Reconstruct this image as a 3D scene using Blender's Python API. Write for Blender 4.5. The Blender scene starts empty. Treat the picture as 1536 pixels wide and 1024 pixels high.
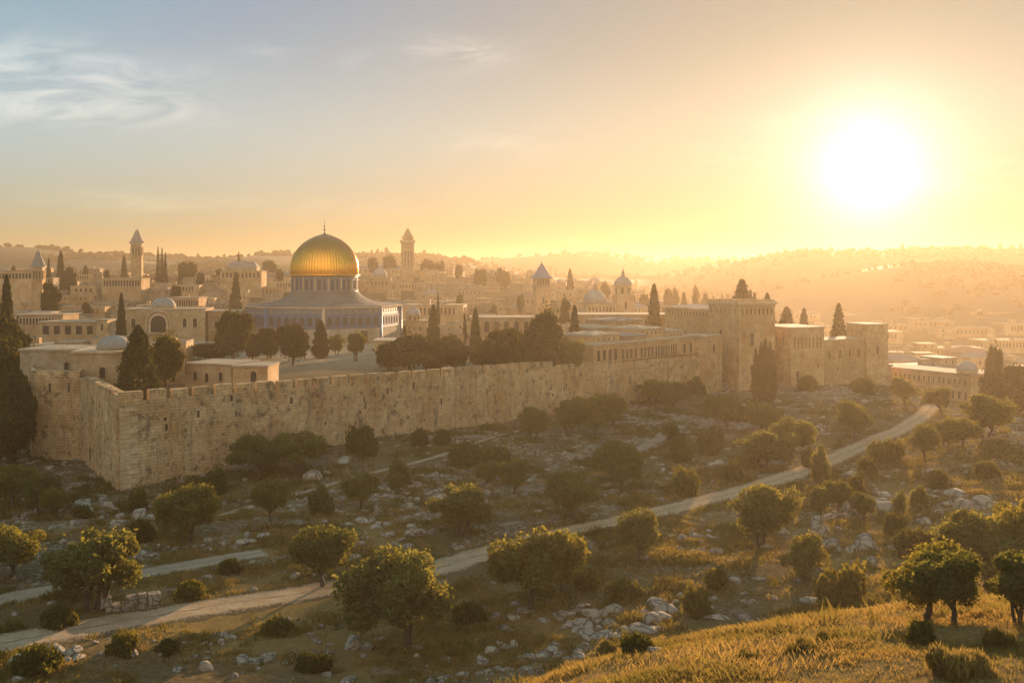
import bpy, math, random
import numpy as np
from mathutils import Vector, Matrix
R = math.radians
random.seed(7)
C = bpy.context.scene.collection
scene = bpy.context.scene

# ------------------------------------------------------------------ camera, sky, sun, exposure
F = 1475.0                      # focal length in photo pixels (photo 1536 x 1024, horizon at row 410)
cam_data = bpy.data.cameras.new('camera')
cam = bpy.data.objects.new('camera', cam_data); C.objects.link(cam)
cam.location = (0, 0, 0); cam.rotation_euler = (R(90), 0, 0)
cam_data.sensor_width = 36.0; cam_data.lens = 36.0 * F / 1536.0
cam_data.shift_y = -102.0 / 1536.0
cam_data.clip_start = 0.5; cam_data.clip_end = 20000
scene.camera = cam

SUN_EL, SUN_AZ = R(5.65), R(20.0)          # azimuth measured from +Y towards +X
sun_dir = Vector((math.sin(SUN_AZ) * math.cos(SUN_EL), math.cos(SUN_AZ) * math.cos(SUN_EL), math.sin(SUN_EL)))
SUN_STRENGTH, SKY_STRENGTH, EXPOSURE = 3.9, 0.085, 2.1
SKY_EVEN, SKY_COOL, SKY_WARM = 6.0, (0.89, 1.31, 1.11), (0.87, 0.94, 1.08)
HAZE_DENSITY, HAZE_G = 0.00032, 0.56

def nn(nt, typ, **kw):
    n = nt.nodes.new(typ)
    for k, v in kw.items():
        if k in ('ins',):
            for i, val in v.items():
                if isinstance(val, bpy.types.NodeSocket): nt.links.new(val, n.inputs[i])
                else: n.inputs[i].default_value = val
        else: setattr(n, k, v)
    return n
def math_(nt, op, a, b=None, c=None, clamp=False):
    ins = {0: a}
    if b is not None: ins[1] = b
    if c is not None: ins[2] = c
    n = nn(nt, 'ShaderNodeMath', operation=op, ins=ins); n.use_clamp = clamp
    return n.outputs[0]
def vmath(nt, op, a, b=None, out=0):
    ins = {0: a}
    if b is not None: ins[1] = b
    return nn(nt, 'ShaderNodeVectorMath', operation=op, ins=ins).outputs[out]
def mixc(nt, fac, a, b, mode='MIX'):
    n = nn(nt, 'ShaderNodeMix', data_type='RGBA', blend_type=mode)
    for i, v in ((0, fac), (6, a), (7, b)):
        if isinstance(v, bpy.types.NodeSocket): nt.links.new(v, n.inputs[i])
        elif i == 0: n.inputs[0].default_value = v
        else: n.inputs[i].default_value = (*v, 1) if len(v) == 3 else v
    return n.outputs[2]
def ramp(nt, fac, stops):
    n = nn(nt, 'ShaderNodeValToRGB'); nt.links.new(fac, n.inputs[0])
    el = n.color_ramp.elements
    while len(el) < len(stops): el.new(0.5)
    for e, (p, c) in zip(el, stops):
        e.position = p; e.color = (c, c, c, 1) if not hasattr(c, '__len__') else (*c, 1)
    return n.outputs[0]
def noise(nt, vec, scale, detail=4, rough=.55, dist=0.0, col=False):
    n = nn(nt, 'ShaderNodeTexNoise', ins={'Scale': scale, 'Detail': detail, 'Roughness': rough, 'Distortion': dist})
    if vec is not None: nt.links.new(vec, n.inputs['Vector'])
    return n.outputs['Color' if col else 'Fac']

world = bpy.data.worlds.new('World'); scene.world = world; world.use_nodes = True
nt = world.node_tree; nt.nodes.clear()
sky = nn(nt, 'ShaderNodeTexSky', sky_type='NISHITA'); sky.sun_disc = False
sky.sun_elevation = SUN_EL; sky.sun_rotation = SUN_AZ; sky.altitude = 700; sky.air_density = 1.0; sky.dust_density = 2.5; sky.ozone_density = 1.6
tc = nn(nt, 'ShaderNodeTexCoord'); dirn = vmath(nt, 'NORMALIZE', tc.outputs['Generated'])
dot = math_(nt, 'MAXIMUM', vmath(nt, 'DOT_PRODUCT', dirn, tuple(sun_dir), out=1), 0.0)
sx = nn(nt, 'ShaderNodeSeparateXYZ', ins={0: dirn})
az = math_(nt, 'MULTIPLY', math_(nt, 'ARCTAN2', sx.outputs[0], sx.outputs[1]), 180 / math.pi)
el = math_(nt, 'MULTIPLY', math_(nt, 'ARCSINE', sx.outputs[2]), 180 / math.pi)
ang = math_(nt, 'MULTIPLY', math_(nt, 'ARCCOSINE', math_(nt, 'MINIMUM', dot, 0.999999)), 180 / math.pi)
def scaled(col, fac):
    c = nn(nt, 'ShaderNodeVectorMath', operation='SCALE', ins={0: col}); nt.links.new(fac, c.inputs['Scale']); return c.outputs[0]
# aureole of the sun in the air: three lobes
def lobe(width, power, amp):
    t = math_(nt, 'POWER', math_(nt, 'DIVIDE', ang, width), power)
    return math_(nt, 'MULTIPLY', math_(nt, 'EXPONENT', math_(nt, 'MULTIPLY', t, -1.0)), amp)
core = lobe(1.7, 0.92, 0.62); mid = lobe(8.0, 1.25, 0.04); wide = lobe(27.0, 1.6, 0.0)
aur = mixc(nt, 1.0, (0, 0, 0), (0, 0, 0), 'ADD')
aur = vmath(nt, 'ADD', vmath(nt, 'ADD', scaled((1.0, 0.92, 0.80), core), scaled((1.0, 0.88, 0.72), mid)), scaled((1.0, 0.72, 0.40), wide))
# added warm fill glow low behind the camera, lightening the shaded walls
fill_glow = math_(nt, 'ARCCOSINE', math_(nt, 'MINIMUM', math_(nt, 'MAXIMUM', vmath(nt, 'DOT_PRODUCT', dirn, tuple(Vector((-sun_dir.x + .35, -sun_dir.y, .30)).normalized()), out=1), -0.999), 0.999))
fill_glow = math_(nt, 'MULTIPLY', math_(nt, 'EXPONENT', math_(nt, 'MULTIPLY', math_(nt, 'POWER', math_(nt, 'DIVIDE', fill_glow, R(48)), 2.5), -1.0)), 0.30)
aur = vmath(nt, 'ADD', aur, scaled((1.0, 0.74, 0.46), fill_glow))
# pale veil of high haze low over the whole horizon
vl = math_(nt, 'DIVIDE', math_(nt, 'SUBTRACT', el, 7.5), 5.0)
aur = vmath(nt, 'ADD', aur, scaled((0.86, 0.95, 0.86), math_(nt, 'MULTIPLY', math_(nt, 'EXPONENT', math_(nt, 'MULTIPLY', math_(nt, 'MULTIPLY', vl, vl), -1.0)), 0.042)))
# thin high cloud at its own places in the sky (azimuth, elevation in degrees)
def azel(u, v):
    d = Vector(((u - 768) / F, 1, (410 - v) / F)).normalized()
    return math.degrees(math.atan2(d.x, d.y)), math.degrees(math.asin(d.z))
cl = None
for (u, v, wu, wv, amp) in ((70, 110, 170, 42, 1.0), (40, 155, 150, 26, .9), (190, 160, 120, 20, .6), (680, 78, 85, 24, .75), (560, 97, 50, 12, .6), (750, 215, 70, 20, .5),
                            (1440, 262, 120, 22, .8), (1200, 183, 80, 16, .5), (1095, 232, 60, 14, .5), (300, 305, 320, 16, .35), (400, 75, 40, 10, .4)):
    a0, e0 = azel(u, v)
    da = math_(nt, 'DIVIDE', math_(nt, 'SUBTRACT', az, a0), wu / 26.0)
    de = math_(nt, 'DIVIDE', math_(nt, 'SUBTRACT', el, e0), wv / 26.0)
    g = math_(nt, 'MULTIPLY', math_(nt, 'EXPONENT', math_(nt, 'MULTIPLY', math_(nt, 'ADD', math_(nt, 'MULTIPLY', da, da), math_(nt, 'MULTIPLY', de, de)), -1.0)), amp)
    cl = g if cl is None else math_(nt, 'ADD', cl, g)
cv = nn(nt, 'ShaderNodeCombineXYZ', ins={0: math_(nt, 'ADD', az, math_(nt, 'MULTIPLY', el, -1.1)), 1: math_(nt, 'MULTIPLY', el, 3.6), 2: 0.0}).outputs[0]
cn = noise(nt, cv, 0.16, 8, .62, 1.1)
cn2 = math_(nt, 'MULTIPLY', ramp(nt, cn, ((.40, 0), (.72, 1))), math_(nt, 'MINIMUM', cl, 1.0))
CLOUD = scaled((0.64, 0.52, 0.38), math_(nt, 'MULTIPLY', cn2, 0.17))
# thick morning air evens out the brightness of the sky round the sun
sl = vmath(nt, 'DOT_PRODUCT', sky.outputs[0], (.3, .5, .2), out=1)
even = math_(nt, 'DIVIDE', 1.0 + SKY_EVEN, math_(nt, 'ADD', 1.0, math_(nt, 'MULTIPLY', sl, SKY_EVEN)))
bg1 = nn(nt, 'ShaderNodeBackground', ins={'Color': vmath(nt, 'MULTIPLY', scaled(sky.outputs[0], even), mixc(nt, ramp(nt, math_(nt, 'MULTIPLY', sl, 0.25), ((.12, 0), (.75, 1))), SKY_COOL, SKY_WARM)), 'Strength': SKY_STRENGTH})
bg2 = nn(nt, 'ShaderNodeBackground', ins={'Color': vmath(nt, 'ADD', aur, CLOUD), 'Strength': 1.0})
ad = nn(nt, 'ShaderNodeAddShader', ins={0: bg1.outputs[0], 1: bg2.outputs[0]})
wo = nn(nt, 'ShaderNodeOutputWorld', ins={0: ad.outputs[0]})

sun_data = bpy.data.lights.new('sun', 'SUN'); sun_data.energy = SUN_STRENGTH; sun_data.angle = R(0.5); sun_data.color = (1.0, 0.66, 0.38)
sun = bpy.data.objects.new('sun', sun_data); C.objects.link(sun)
sun.rotation_euler = sun_dir.to_track_quat('Z', 'Y').to_euler()
vs = scene.view_settings; vs.view_transform = 'Standard'; vs.look = 'None'; vs.exposure = EXPOSURE; vs.gamma = 1.0; vs.use_curve_mapping = False
cy = scene.cycles
cy.use_denoising = True; cy.max_bounces = 6; cy.diffuse_bounces = 3; cy.transmission_bounces = 4; cy.volume_bounces = 1; cy.transparent_max_bounces = 8
cy.sample_clamp_indirect = 6.0

# ------------------------------------------------------------------ helpers
def tag(o, label=None, cat=None, group=None, kind=None):
    if label: o['label'] = label
    if cat: o['category'] = cat
    if group: o['group'] = group
    if kind: o['kind'] = kind
    return o
def empty(name, loc, rz=0.0, label=None, cat=None, group=None):
    o = bpy.data.objects.new(name, None); C.objects.link(o); o.empty_display_size = 0.5
    o.location = loc; o.rotation_euler = (0, 0, rz)
    return tag(o, label, cat, group)
def link_mesh(name, me, parent=None, loc=(0, 0, 0), rz=0.0):
    o = bpy.data.objects.new(name, me); C.objects.link(o); o.parent = parent
    o.location = loc; o.rotation_euler = (0, 0, rz)
    return o
kids = {}
def children_of(o): return [c for c in C.objects if c.parent == o]
def copy_tree(src, src_children, loc, rz, scale):
    r = src.copy(); C.objects.link(r); r.location = loc; r.rotation_euler = (0, 0, rz); r.scale = scale
    for ch, subs in src_children:
        c = ch.copy(); C.objects.link(c); c.parent = r
        for g in subs:
            d = g.copy(); C.objects.link(d); d.parent = c
    return r

class MB:
    """collects faces; UVs are laid out in metres along each face"""
    def __init__(s): s.v = []; s.f = []; s.m = []; s.sm = []
    def face(s, pts, mi=0, smooth=False):
        b = len(s.v); s.v += [tuple(p) for p in pts]; s.f.append(tuple(range(b, b + len(pts)))); s.m.append(mi); s.sm.append(smooth)
    def mesh(s, verts, faces, mi=0, smooth=False):
        b = len(s.v); s.v += [tuple(p) for p in verts]
        for f in faces: s.f.append(tuple(b + i for i in f)); s.m.append(mi); s.sm.append(smooth)
    def prism(s, poly, z0, z1, mi=0, top=True, bottom=False, inset=0.0, topmi=None):
        """poly counter-clockwise seen from above; z0/z1 numbers or lists; inset shrinks the top (batter)"""
        n = len(poly); cx = sum(p[0] for p in poly) / n; cy_ = sum(p[1] for p in poly) / n
        Z0 = z0 if hasattr(z0, '__len__') else [z0] * n; Z1 = z1 if hasattr(z1, '__len__') else [z1] * n
        bot = [(p[0], p[1], Z0[i]) for i, p in enumerate(poly)]
        tp = []
        for i, p in enumerate(poly):
            dx, dy = p[0] - cx, p[1] - cy_; L = math.hypot(dx, dy) or 1; k = 1 - inset / L
            tp.append((cx + dx * k, cy_ + dy * k, Z1[i]))
        vs_ = bot + tp
        fs = [(i, (i + 1) % n, n + (i + 1) % n, n + i) for i in range(n)]
        s.mesh(vs_, fs, mi)
        if top: s.mesh(tp, [tuple(range(n))], mi if topmi is None else topmi)
        if bottom: s.mesh(bot, [tuple(range(n - 1, -1, -1))], mi)
    def box(s, cx, cy_, z0, z1, wx, wy, rot=0.0, mi=0, inset=0.0, top=True, bottom=True):
        c, n = math.cos(rot), math.sin(rot)
        p = [(cx + c * x - n * y, cy_ + n * x + c * y) for x, y in ((-wx / 2, -wy / 2), (wx / 2, -wy / 2), (wx / 2, wy / 2), (-wx / 2, wy / 2))]
        s.prism(p, z0, z1, mi, top, bottom, inset)
    def lathe(s, prof, n=24, cx=0, cy_=0, phase=0.0, mi=0, smooth=True, rib=0.0, ribs=0):
        vs_ = []
        for (r, z) in prof:
            for i in range(n):
                a = phase + 2 * math.pi * i / n
                rr = r * (1 + rib * (abs(math.cos(a * ribs / 2)) ** 6)) if ribs else r
                vs_.append((cx + rr * math.cos(a), cy_ + rr * math.sin(a), z))
        fs = []
        for j in range(len(prof) - 1):
            for i in range(n):
                k = (i + 1) % n
                fs.append((j * n + i, j * n + k, (j + 1) * n + k, (j + 1) * n + i))
        if prof[-1][0] > 1e-3: fs.append(tuple((len(prof) - 1) * n + i for i in range(n)))
        s.mesh(vs_, fs, mi, smooth)
    def tube(s, pts, rad, n=7, mi=0):
        vs_, fs = [], []
        for i, p in enumerate(pts):
            p = Vector(p); a = Vector(pts[max(i - 1, 0)]); b = Vector(pts[min(i + 1, len(pts) - 1)])
            d = (b - a).normalized(); x = d.orthogonal().normalized() if abs(d.z) < .9 else Vector((1, 0, 0)); x = (x - d * x.dot(d)).normalized(); y = d.cross(x)
            for k in range(n):
                t = 2 * math.pi * k / n
                vs_.append(p + (x * math.cos(t) + y * math.sin(t)) * rad[i])
        for i in range(len(pts) - 1):
            for k in range(n):
                q = (k + 1) % n
                fs.append((i * n + k, i * n + q, (i + 1) * n + q, (i + 1) * n + k))
        fs.append(tuple((len(pts) - 1) * n + k for k in range(n)))
        s.mesh(vs_, fs, mi, True)
    def data(s, name, mats):
        me = bpy.data.meshes.new(name); me.from_pydata(s.v, [], s.f)
        for m in mats: me.materials.append(m)
        me.polygons.foreach_set('material_index', s.m); me.polygons.foreach_set('use_smooth', s.sm)
        me.update()
        uv = me.uv_layers.new(name='uv'); co = np.zeros(len(me.vertices) * 3); me.vertices.foreach_get('co', co); co = co.reshape(-1, 3)
        nr = np.zeros(len(me.polygons) * 3); me.polygons.foreach_get('normal', nr); nr = nr.reshape(-1, 3)
        lt = np.zeros(len(me.polygons), int); me.polygons.foreach_get('loop_total', lt)
        vi = np.zeros(len(me.loops), int); me.loops.foreach_get('vertex_index', vi)
        N = np.repeat(nr, lt, axis=0); P_ = co[vi]
        h = np.hypot(N[:, 0], N[:, 1]); flat = np.abs(N[:, 2]) > 0.75; h[h < 1e-6] = 1
        U = np.where(flat, P_[:, 0], (-N[:, 1] * P_[:, 0] + N[:, 0] * P_[:, 1]) / h); V = np.where(flat, P_[:, 1], P_[:, 2])
        uv.data.foreach_set('uv', np.stack([U, V], 1).ravel())
        return me
    def build(s, name, mats, parent=None, loc=(0, 0, 0), rz=0.0):
        return link_mesh(name, s.data(name, mats if isinstance(mats, (list, tuple)) else [mats]), parent, loc, rz)

def np_mesh(name, verts, faces, mats, smooth=False, attrs=None, mi=None):
    """faces: (n, k) array"""
    me = bpy.data.meshes.new(name); n, k = faces.shape
    me.vertices.add(len(verts)); me.vertices.foreach_set('co', np.ascontiguousarray(verts, dtype=np.float32).ravel())
    me.loops.add(n * k); me.loops.foreach_set('vertex_index', np.ascontiguousarray(faces, dtype=np.int32).ravel())
    me.polygons.add(n); me.polygons.foreach_set('loop_start', np.arange(0, n * k, k, dtype=np.int32)); me.polygons.foreach_set('loop_total', np.full(n, k, dtype=np.int32))
    if smooth: me.polygons.foreach_set('use_smooth', np.ones(n, dtype=bool))
    for m in mats: me.materials.append(m)
    if mi is not None: me.polygons.foreach_set('material_index', mi.astype(np.int32))
    for nm, val in (attrs or {}).items():
        a = me.attributes.new(nm, 'FLOAT', 'POINT'); a.data.foreach_set('value', val.astype(np.float32).ravel())
    me.update(calc_edges=True)
    return me

def hash2(ix, iy, seed):
    h = (ix.astype(np.int64) * 374761393 + iy.astype(np.int64) * 668265263 + seed * 1442695041) & 0xFFFFFFFF
    h = ((h ^ (h >> 13)) * 1274126177) & 0xFFFFFFFF
    return ((h ^ (h >> 16)) & 0xFFFF) / 65535.0
def vnoise(x, y, seed=0):
    ix, iy = np.floor(x), np.floor(y); fx, fy = x - ix, y - iy
    fx = fx * fx * (3 - 2 * fx); fy = fy * fy * (3 - 2 * fy)
    a = hash2(ix, iy, seed); b = hash2(ix + 1, iy, seed); c = hash2(ix, iy + 1, seed); d = hash2(ix + 1, iy + 1, seed)
    return (a * (1 - fx) + b * fx) * (1 - fy) + (c * (1 - fx) + d * fx) * fy
def fbm(x, y, size, octv=4, seed=0, gain=.5):
    t = np.zeros_like(x, dtype=float); amp = 1.0; tot = 0
    for o in range(octv):
        t += amp * vnoise(x / size * 2 ** o + 17.3 * o, y / size * 2 ** o - 9.1 * o, seed + o); tot += amp; amp *= gain
    return t / tot * 2 - 1
def sstep(a, b, x):
    t = np.clip((x - a) / (b - a), 0, 1); return t * t * (3 - 2 * t)

# ------------------------------------------------------------------ materials
def new_mat(name):
    m = bpy.data.materials.new(name); m.use_nodes = True; t = m.node_tree; t.nodes.clear()
    out = nn(t, 'ShaderNodeOutputMaterial'); return m, t, out
def finish(t, out, col, rough=.9, bump=None, bstr=.4, bdist=.1, metal=0.0, spec=.3):
    b = nn(t, 'ShaderNodeBsdfPrincipled', ins={'Roughness': rough, 'Metallic': metal, 'Specular IOR Level': spec})
    if isinstance(col, bpy.types.NodeSocket): t.links.new(col, b.inputs['Base Color'])
    else: b.inputs['Base Color'].default_value = (*col, 1)
    if bump is not None:
        bn = nn(t, 'ShaderNodeBump', ins={'Height': bump, 'Strength': bstr, 'Distance': bdist}); t.links.new(bn.outputs[0], b.inputs['Normal'])
    t.links.new(b.outputs[0], out.inputs[0])
    return b
def masonry(name, c1, c2, mortar, bw=.9, bh=.45, stain=.5, mort=.02, vary=.25, scale=1.0):
    m, t, out = new_mat(name)
    uv = nn(t, 'ShaderNodeUVMap').outputs[0]; tc = nn(t, 'ShaderNodeTexCoord').outputs['Object']
    oi = nn(t, 'ShaderNodeObjectInfo')
    wob = vmath(t, 'SCALE', vmath(t, 'SUBTRACT', noise(t, tc, 1.3, 2, .5, col=True), (.5, .5, .5)), None)
    wob.node.inputs['Scale'].default_value = bh * .45
    uvw = vmath(t, 'ADD', uv, wob)
    br = nn(t, 'ShaderNodeTexBrick', ins={'Color1': (*c1, 1), 'Color2': (*c2, 1), 'Mortar': (*mortar, 1), 'Scale': scale, 'Mortar Size': mort, 'Mortar Smooth': .4, 'Bias': -.1, 'Brick Width': bw, 'Row Height': bh})
    br.offset = .5; br.squash = 1.35; br.squash_frequency = 3; t.links.new(uvw, br.inputs['Vector'])
    n1 = noise(t, tc, .22, 5, .6); n2 = noise(t, tc, .75, 6, .68); n3 = noise(t, tc, 7.0, 4, .7)
    zc = nn(t, 'ShaderNodeSeparateXYZ', ins={0: tc})
    streak = noise(t, vmath(t, 'MULTIPLY', tc, (1, 1, .16)), 1.1, 4, .6)
    col = mixc(t, ramp(t, n1, ((.30, 0), (.72, 1))), br.outputs[0], mixc(t, 1.0, br.outputs[0], (.66, .52, .37), 'MULTIPLY'))
    col = mixc(t, math_(t, 'MULTIPLY', ramp(t, n2, ((.53, 0), (.66, 1))), stain), col, (.085, .062, .042))
    col = mixc(t, math_(t, 'MULTIPLY', ramp(t, streak, ((.52, 0), (.70, 1))), stain * .7), col, (.13, .10, .075))
    col = mixc(t, .5, col, mixc(t, 1.0, col, ramp(t, n3, ((.25, .45), (.75, 1.5))), 'MULTIPLY'))
    tint = ramp(t, oi.outputs['Random'], ((0, (1 - vary, 1 - vary, 1 - vary)), (.5, (1, .97, .92)), (1, (1 + vary * .3, 1 + vary * .2, 1 + vary * .1))))
    col = mixc(t, 1.0, col, tint, 'MULTIPLY')
    hgt = math_(t, 'ADD', math_(t, 'MULTIPLY', br.outputs['Fac'], -.8), math_(t, 'MULTIPLY', n3, .9))
    finish(t, out, col, .93, hgt, .7, .12, spec=.15)
    return m
M = {}
M['wall'] = masonry('weathered_city_wall_stone', (.67, .47, .265), (.53, .365, .20), (.24, .155, .09), .95, .46, .85, .022)
M['fort'] = masonry('fort_stone', (.58, .405, .225), (.47, .32, .175), (.25, .165, .095), .8, .42, .45, .02)
M['quoin'] = masonry('pale_quoin_stone', (.62, .48, .31), (.54, .41, .26), (.2, .145, .1), 3.2, .62, .25, .02)
M['house_cream'] = masonry('cream_limestone', (.62, .455, .275), (.54, .39, .23), (.36, .255, .15), .7, .35, .25, .015)
M['house_tan'] = masonry('tan_limestone', (.52, .365, .21), (.44, .305, .175), (.29, .195, .115), .7, .35, .3, .015)
M['house_grey'] = masonry('greyish_limestone', (.44, .355, .26), (.38, .30, .215), (.26, .20, .14), .7, .35, .35, .015)
M['trim'] = masonry('dressed_stone_trim', (.62, .48, .32), (.55, .43, .285), (.38, .29, .19), 1.4, .6, .2, .01)
def plain(name, c1, c2, scale=2.0, rough=.8, metal=0.0, bump=.3, spec=.3, detail=5):
    m, t, out = new_mat(name); tc = nn(t, 'ShaderNodeTexCoord').outputs['Object']
    n1 = noise(t, tc, scale, detail, .6); n2 = noise(t, tc, scale * .17, 3, .5)
    f = math_(t, 'MULTIPLY', math_(t, 'ADD', n1, n2), .5)
    finish(t, out, mixc(t, ramp(t, f, ((.36, 0), (.64, 1))), c1, c2), rough, n1, bump, .08, metal, spec); return m
M['roof_flat'] = plain('pale_flat_roof', (.27, .20, .13), (.40, .315, .22), 1.4, .95, 0, .3, .05)
M['roof_grey'] = plain('grey_lead_roof', (.15, .135, .115), (.25, .22, .185), 1.2, .85, .0, .2, .12)
M['shrine_roof'] = plain('dark_lead_roof', (.10, .09, .08), (.17, .15, .13), 1.2, .9, .0, .2, .1)
M['roof_tile'] = plain('faded_red_tile_roof', (.26, .13, .075), (.34, .19, .11), 3.0, .95, 0, .3, .05)
M['lead'] = plain('weathered_lead_dome', (.20, .175, .15), (.32, .28, .235), 1.0, .8, .0, .2, .15)
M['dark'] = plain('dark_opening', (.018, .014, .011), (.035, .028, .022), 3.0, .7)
M['bark'] = plain('olive_bark', (.045, .034, .025), (.085, .066, .048), 6.0, .95, 0, .8)
M['iron'] = plain('dark_metal', (.05, .045, .04), (.09, .08, .07), 6.0, .5, .6)
M['rock'] = None
def rockmat():
    m, t, out = new_mat('pale_limestone_rock'); tc = nn(t, 'ShaderNodeTexCoord').outputs['Object']; oi = nn(t, 'ShaderNodeObjectInfo')
    p = vmath(t, 'ADD', tc, oi.outputs['Location'])
    n1 = noise(t, p, .9, 6, .65); n2 = noise(t, p, 5.0, 5, .7); vo = nn(t, 'ShaderNodeTexVoronoi', feature='DISTANCE_TO_EDGE', ins={'Scale': 1.6}); t.links.new(vmath(t, 'ADD', p, vmath(t, 'MULTIPLY', noise(t, p, 2.0, 3, .5, col=True), (.5, .5, .5))), vo.inputs['Vector'])
    col = mixc(t, ramp(t, n1, ((.3, 0), (.7, 1))), (.20, .16, .115), (.39, .325, .245))
    col = mixc(t, ramp(t, n2, ((.5, 0), (.75, .75))), col, (.13, .11, .085))
    crack = ramp(t, vo.outputs['Distance'], ((0, 1), (.07, 0)))
    col = mixc(t, math_(t, 'MULTIPLY', crack, .7), col, (.06, .05, .04))
    finish(t, out, col, .95, math_(t, 'SUBTRACT', n2, crack), .9, .15, spec=.15); return m
M['rock'] = rockmat()
def leafmat(name, dark, light, trans, tfac=.4):
    m, t, out = new_mat(name); ge = nn(t, 'ShaderNodeNewGeometry'); oi = nn(t, 'ShaderNodeObjectInfo')
    rnd = ge.outputs['Random Per Island']
    col = mixc(t, rnd, dark, light)
    v = ramp(t, oi.outputs['Random'], ((0, (.75, .8, .8)), (.5, (1, 1, 1)), (1, (1.25, 1.12, .85))))
    col = mixc(t, 1.0, col, v, 'MULTIPLY')
    tcol = mixc(t, rnd, tuple(x * .7 for x in trans), trans); tcol = mixc(t, 1.0, tcol, v, 'MULTIPLY')
    d = nn(t, 'ShaderNodeBsdfDiffuse', ins={'Color': col}); tr = nn(t, 'ShaderNodeBsdfTranslucent', ins={'Color': tcol})
    mx = nn(t, 'ShaderNodeMixShader', ins={0: tfac, 1: d.outputs[0], 2: tr.outputs[0]}); t.links.new(mx.outputs[0], out.inputs[0]); return m
M['olive'] = leafmat('olive_leaves', (.055, .066, .024), (.12, .125, .05), (.30, .25, .04), .42)
M['bush'] = leafmat('shrub_leaves', (.03, .042, .012), (.075, .084, .025), (.21, .17, .022), .36)
M['cypress'] = leafmat('cypress_leaves', (.028, .036, .016), (.055, .062, .025), (.09, .085, .015), .25)
M['broad'] = leafmat('dense_tree_leaves', (.03, .036, .012), (.06, .062, .02), (.13, .10, .015), .28)
M['wood'] = leafmat('far_woodland_leaves', (.035, .042, .022), (.06, .065, .03), (.08, .07, .02), .2)
def grassmat(name, dry, pale, green, trans):
    m, t, out = new_mat(name); ge = nn(t, 'ShaderNodeNewGeometry'); pos = ge.outputs['Position']
    a = ramp(t, noise(t, pos, .22, 4, .6), ((.42, 0), (.62, 1))); b = ramp(t, noise(t, pos, .9, 3, .6), ((.4, 0), (.6, 1)))
    col = mixc(t, ge.outputs['Random Per Island'], dry, pale); col = mixc(t, math_(t, 'MULTIPLY', a, .8), col, green); col = mixc(t, math_(t, 'MULTIPLY', b, .45), col, (.13, .075, .025))
    tc = mixc(t, a, trans, (.22, .17, .03)); d = nn(t, 'ShaderNodeBsdfDiffuse', ins={'Color': col}); tr = nn(t, 'ShaderNodeBsdfTranslucent', ins={'Color': tc})
    mx = nn(t, 'ShaderNodeMixShader', ins={0: .4, 1: d.outputs[0], 2: tr.outputs[0]}); t.links.new(mx.outputs[0], out.inputs[0]); return m
M['drygrass'] = grassmat('dry_golden_grass', (.20, .135, .045), (.36, .26, .10), (.12, .11, .035), (.38, .24, .06)) if True else leafmat('dry_golden_grass', (.22, .145, .045), (.38, .26, .085), (.46, .29, .07), .45)
M['greengrass'] = leafmat('valley_grass', (.055, .06, .016), (.17, .13, .04), (.24, .17, .03), .4)

# ------------------------------------------------------------------ terrain
def rbf(pts):
    P_ = np.array(pts, float); X = P_[:, :2] / 100; n = len(X)
    def phi(d2): return np.where(d2 > 1e-12, .5 * d2 * np.log(np.maximum(d2, 1e-12)), 0)
    K = phi(((X[:, None] - X[None]) ** 2).sum(-1)) + np.eye(n) * .01
    A_ = np.zeros((n + 3, n + 3)); A_[:n, :n] = K; A_[:n, n:n + 2] = X; A_[:n, n + 2] = 1; A_[n:, :n] = A_[:n, n:].T
    w = np.linalg.solve(A_, np.concatenate([P_[:, 2], np.zeros(3)]))
    def f(x, y):
        x = x / 100; y = y / 100; out = w[n] * x + w[n + 1] * y + w[n + 2]
        for i in range(n): out = out + w[i] * phi((x - X[i, 0]) ** 2 + (y - X[i, 1]) ** 2)
        return out
    return f
OUT = [(6, 24, -10), (11.5, 22, -9.2), (17, 45, -15.6), (23.4, 45, -14.6), (-.6, 30, -12.6), (3, 34, -13.1), (9.5, 41, -14.9), (26, 80, -26.6), (11.6, 74, -27.4), (0, 70, -28), (40.7, 88, -26),
       (20, 58, -21.5), (8, 53, -21), (32, 58, -19.5), (-2, 46, -20.5), (-9, 32, -18.5), (-40, 60, -27.5), (-40, 30, -24), (-30, 8, -18), (0, 0, -4.5), (30, 20, -8), (50, 40, -12.5), (62, 62, -18), (60, 90, -23.5),
       (-38, 74, -28), (-60, 110, -30), (-54, 134, -30.5), (-30, 110, -29.5), (0, 110, -29), (30, 110, -27.8), (62, 120, -25.5), (90, 150, -27), (110, 180, -30), (90, 215, -30), (60, 180, -30), (90, 240, -30.5), (112, 255, -33),
       (140, 210, -34), (130, 150, -29), (-28, 158, -28.3), (-10, 180, -28.7), (8, 205, -29.2), (28, 228, -30), (50, 248, -30.3), (70, 250, -30.3), (105, 270, -31), (20, 170, -30), (0, 150, -30), (40, 200, -30.2), (-20, 140, -30),
       (-69, 156, -30.3), (-90, 160, -30.5), (-120, 140, -31), (-130, 200, -30), (-120, 80, -30), (-200, 200, -29), (-100, 20, -26), (160, 300, -38), (125, 275, -36), (200, 400, -43), (250, 600, -44), (350, 800, -42), (250, 250, -40), (200, 150, -34), (150, 60, -25), (0, -60, -3), (-200, -60, -15), (200, -60, -10),
       (600, 400, -40), (600, 900, -40), (400, 1200, -40), (-400, 300, -26)]
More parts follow.
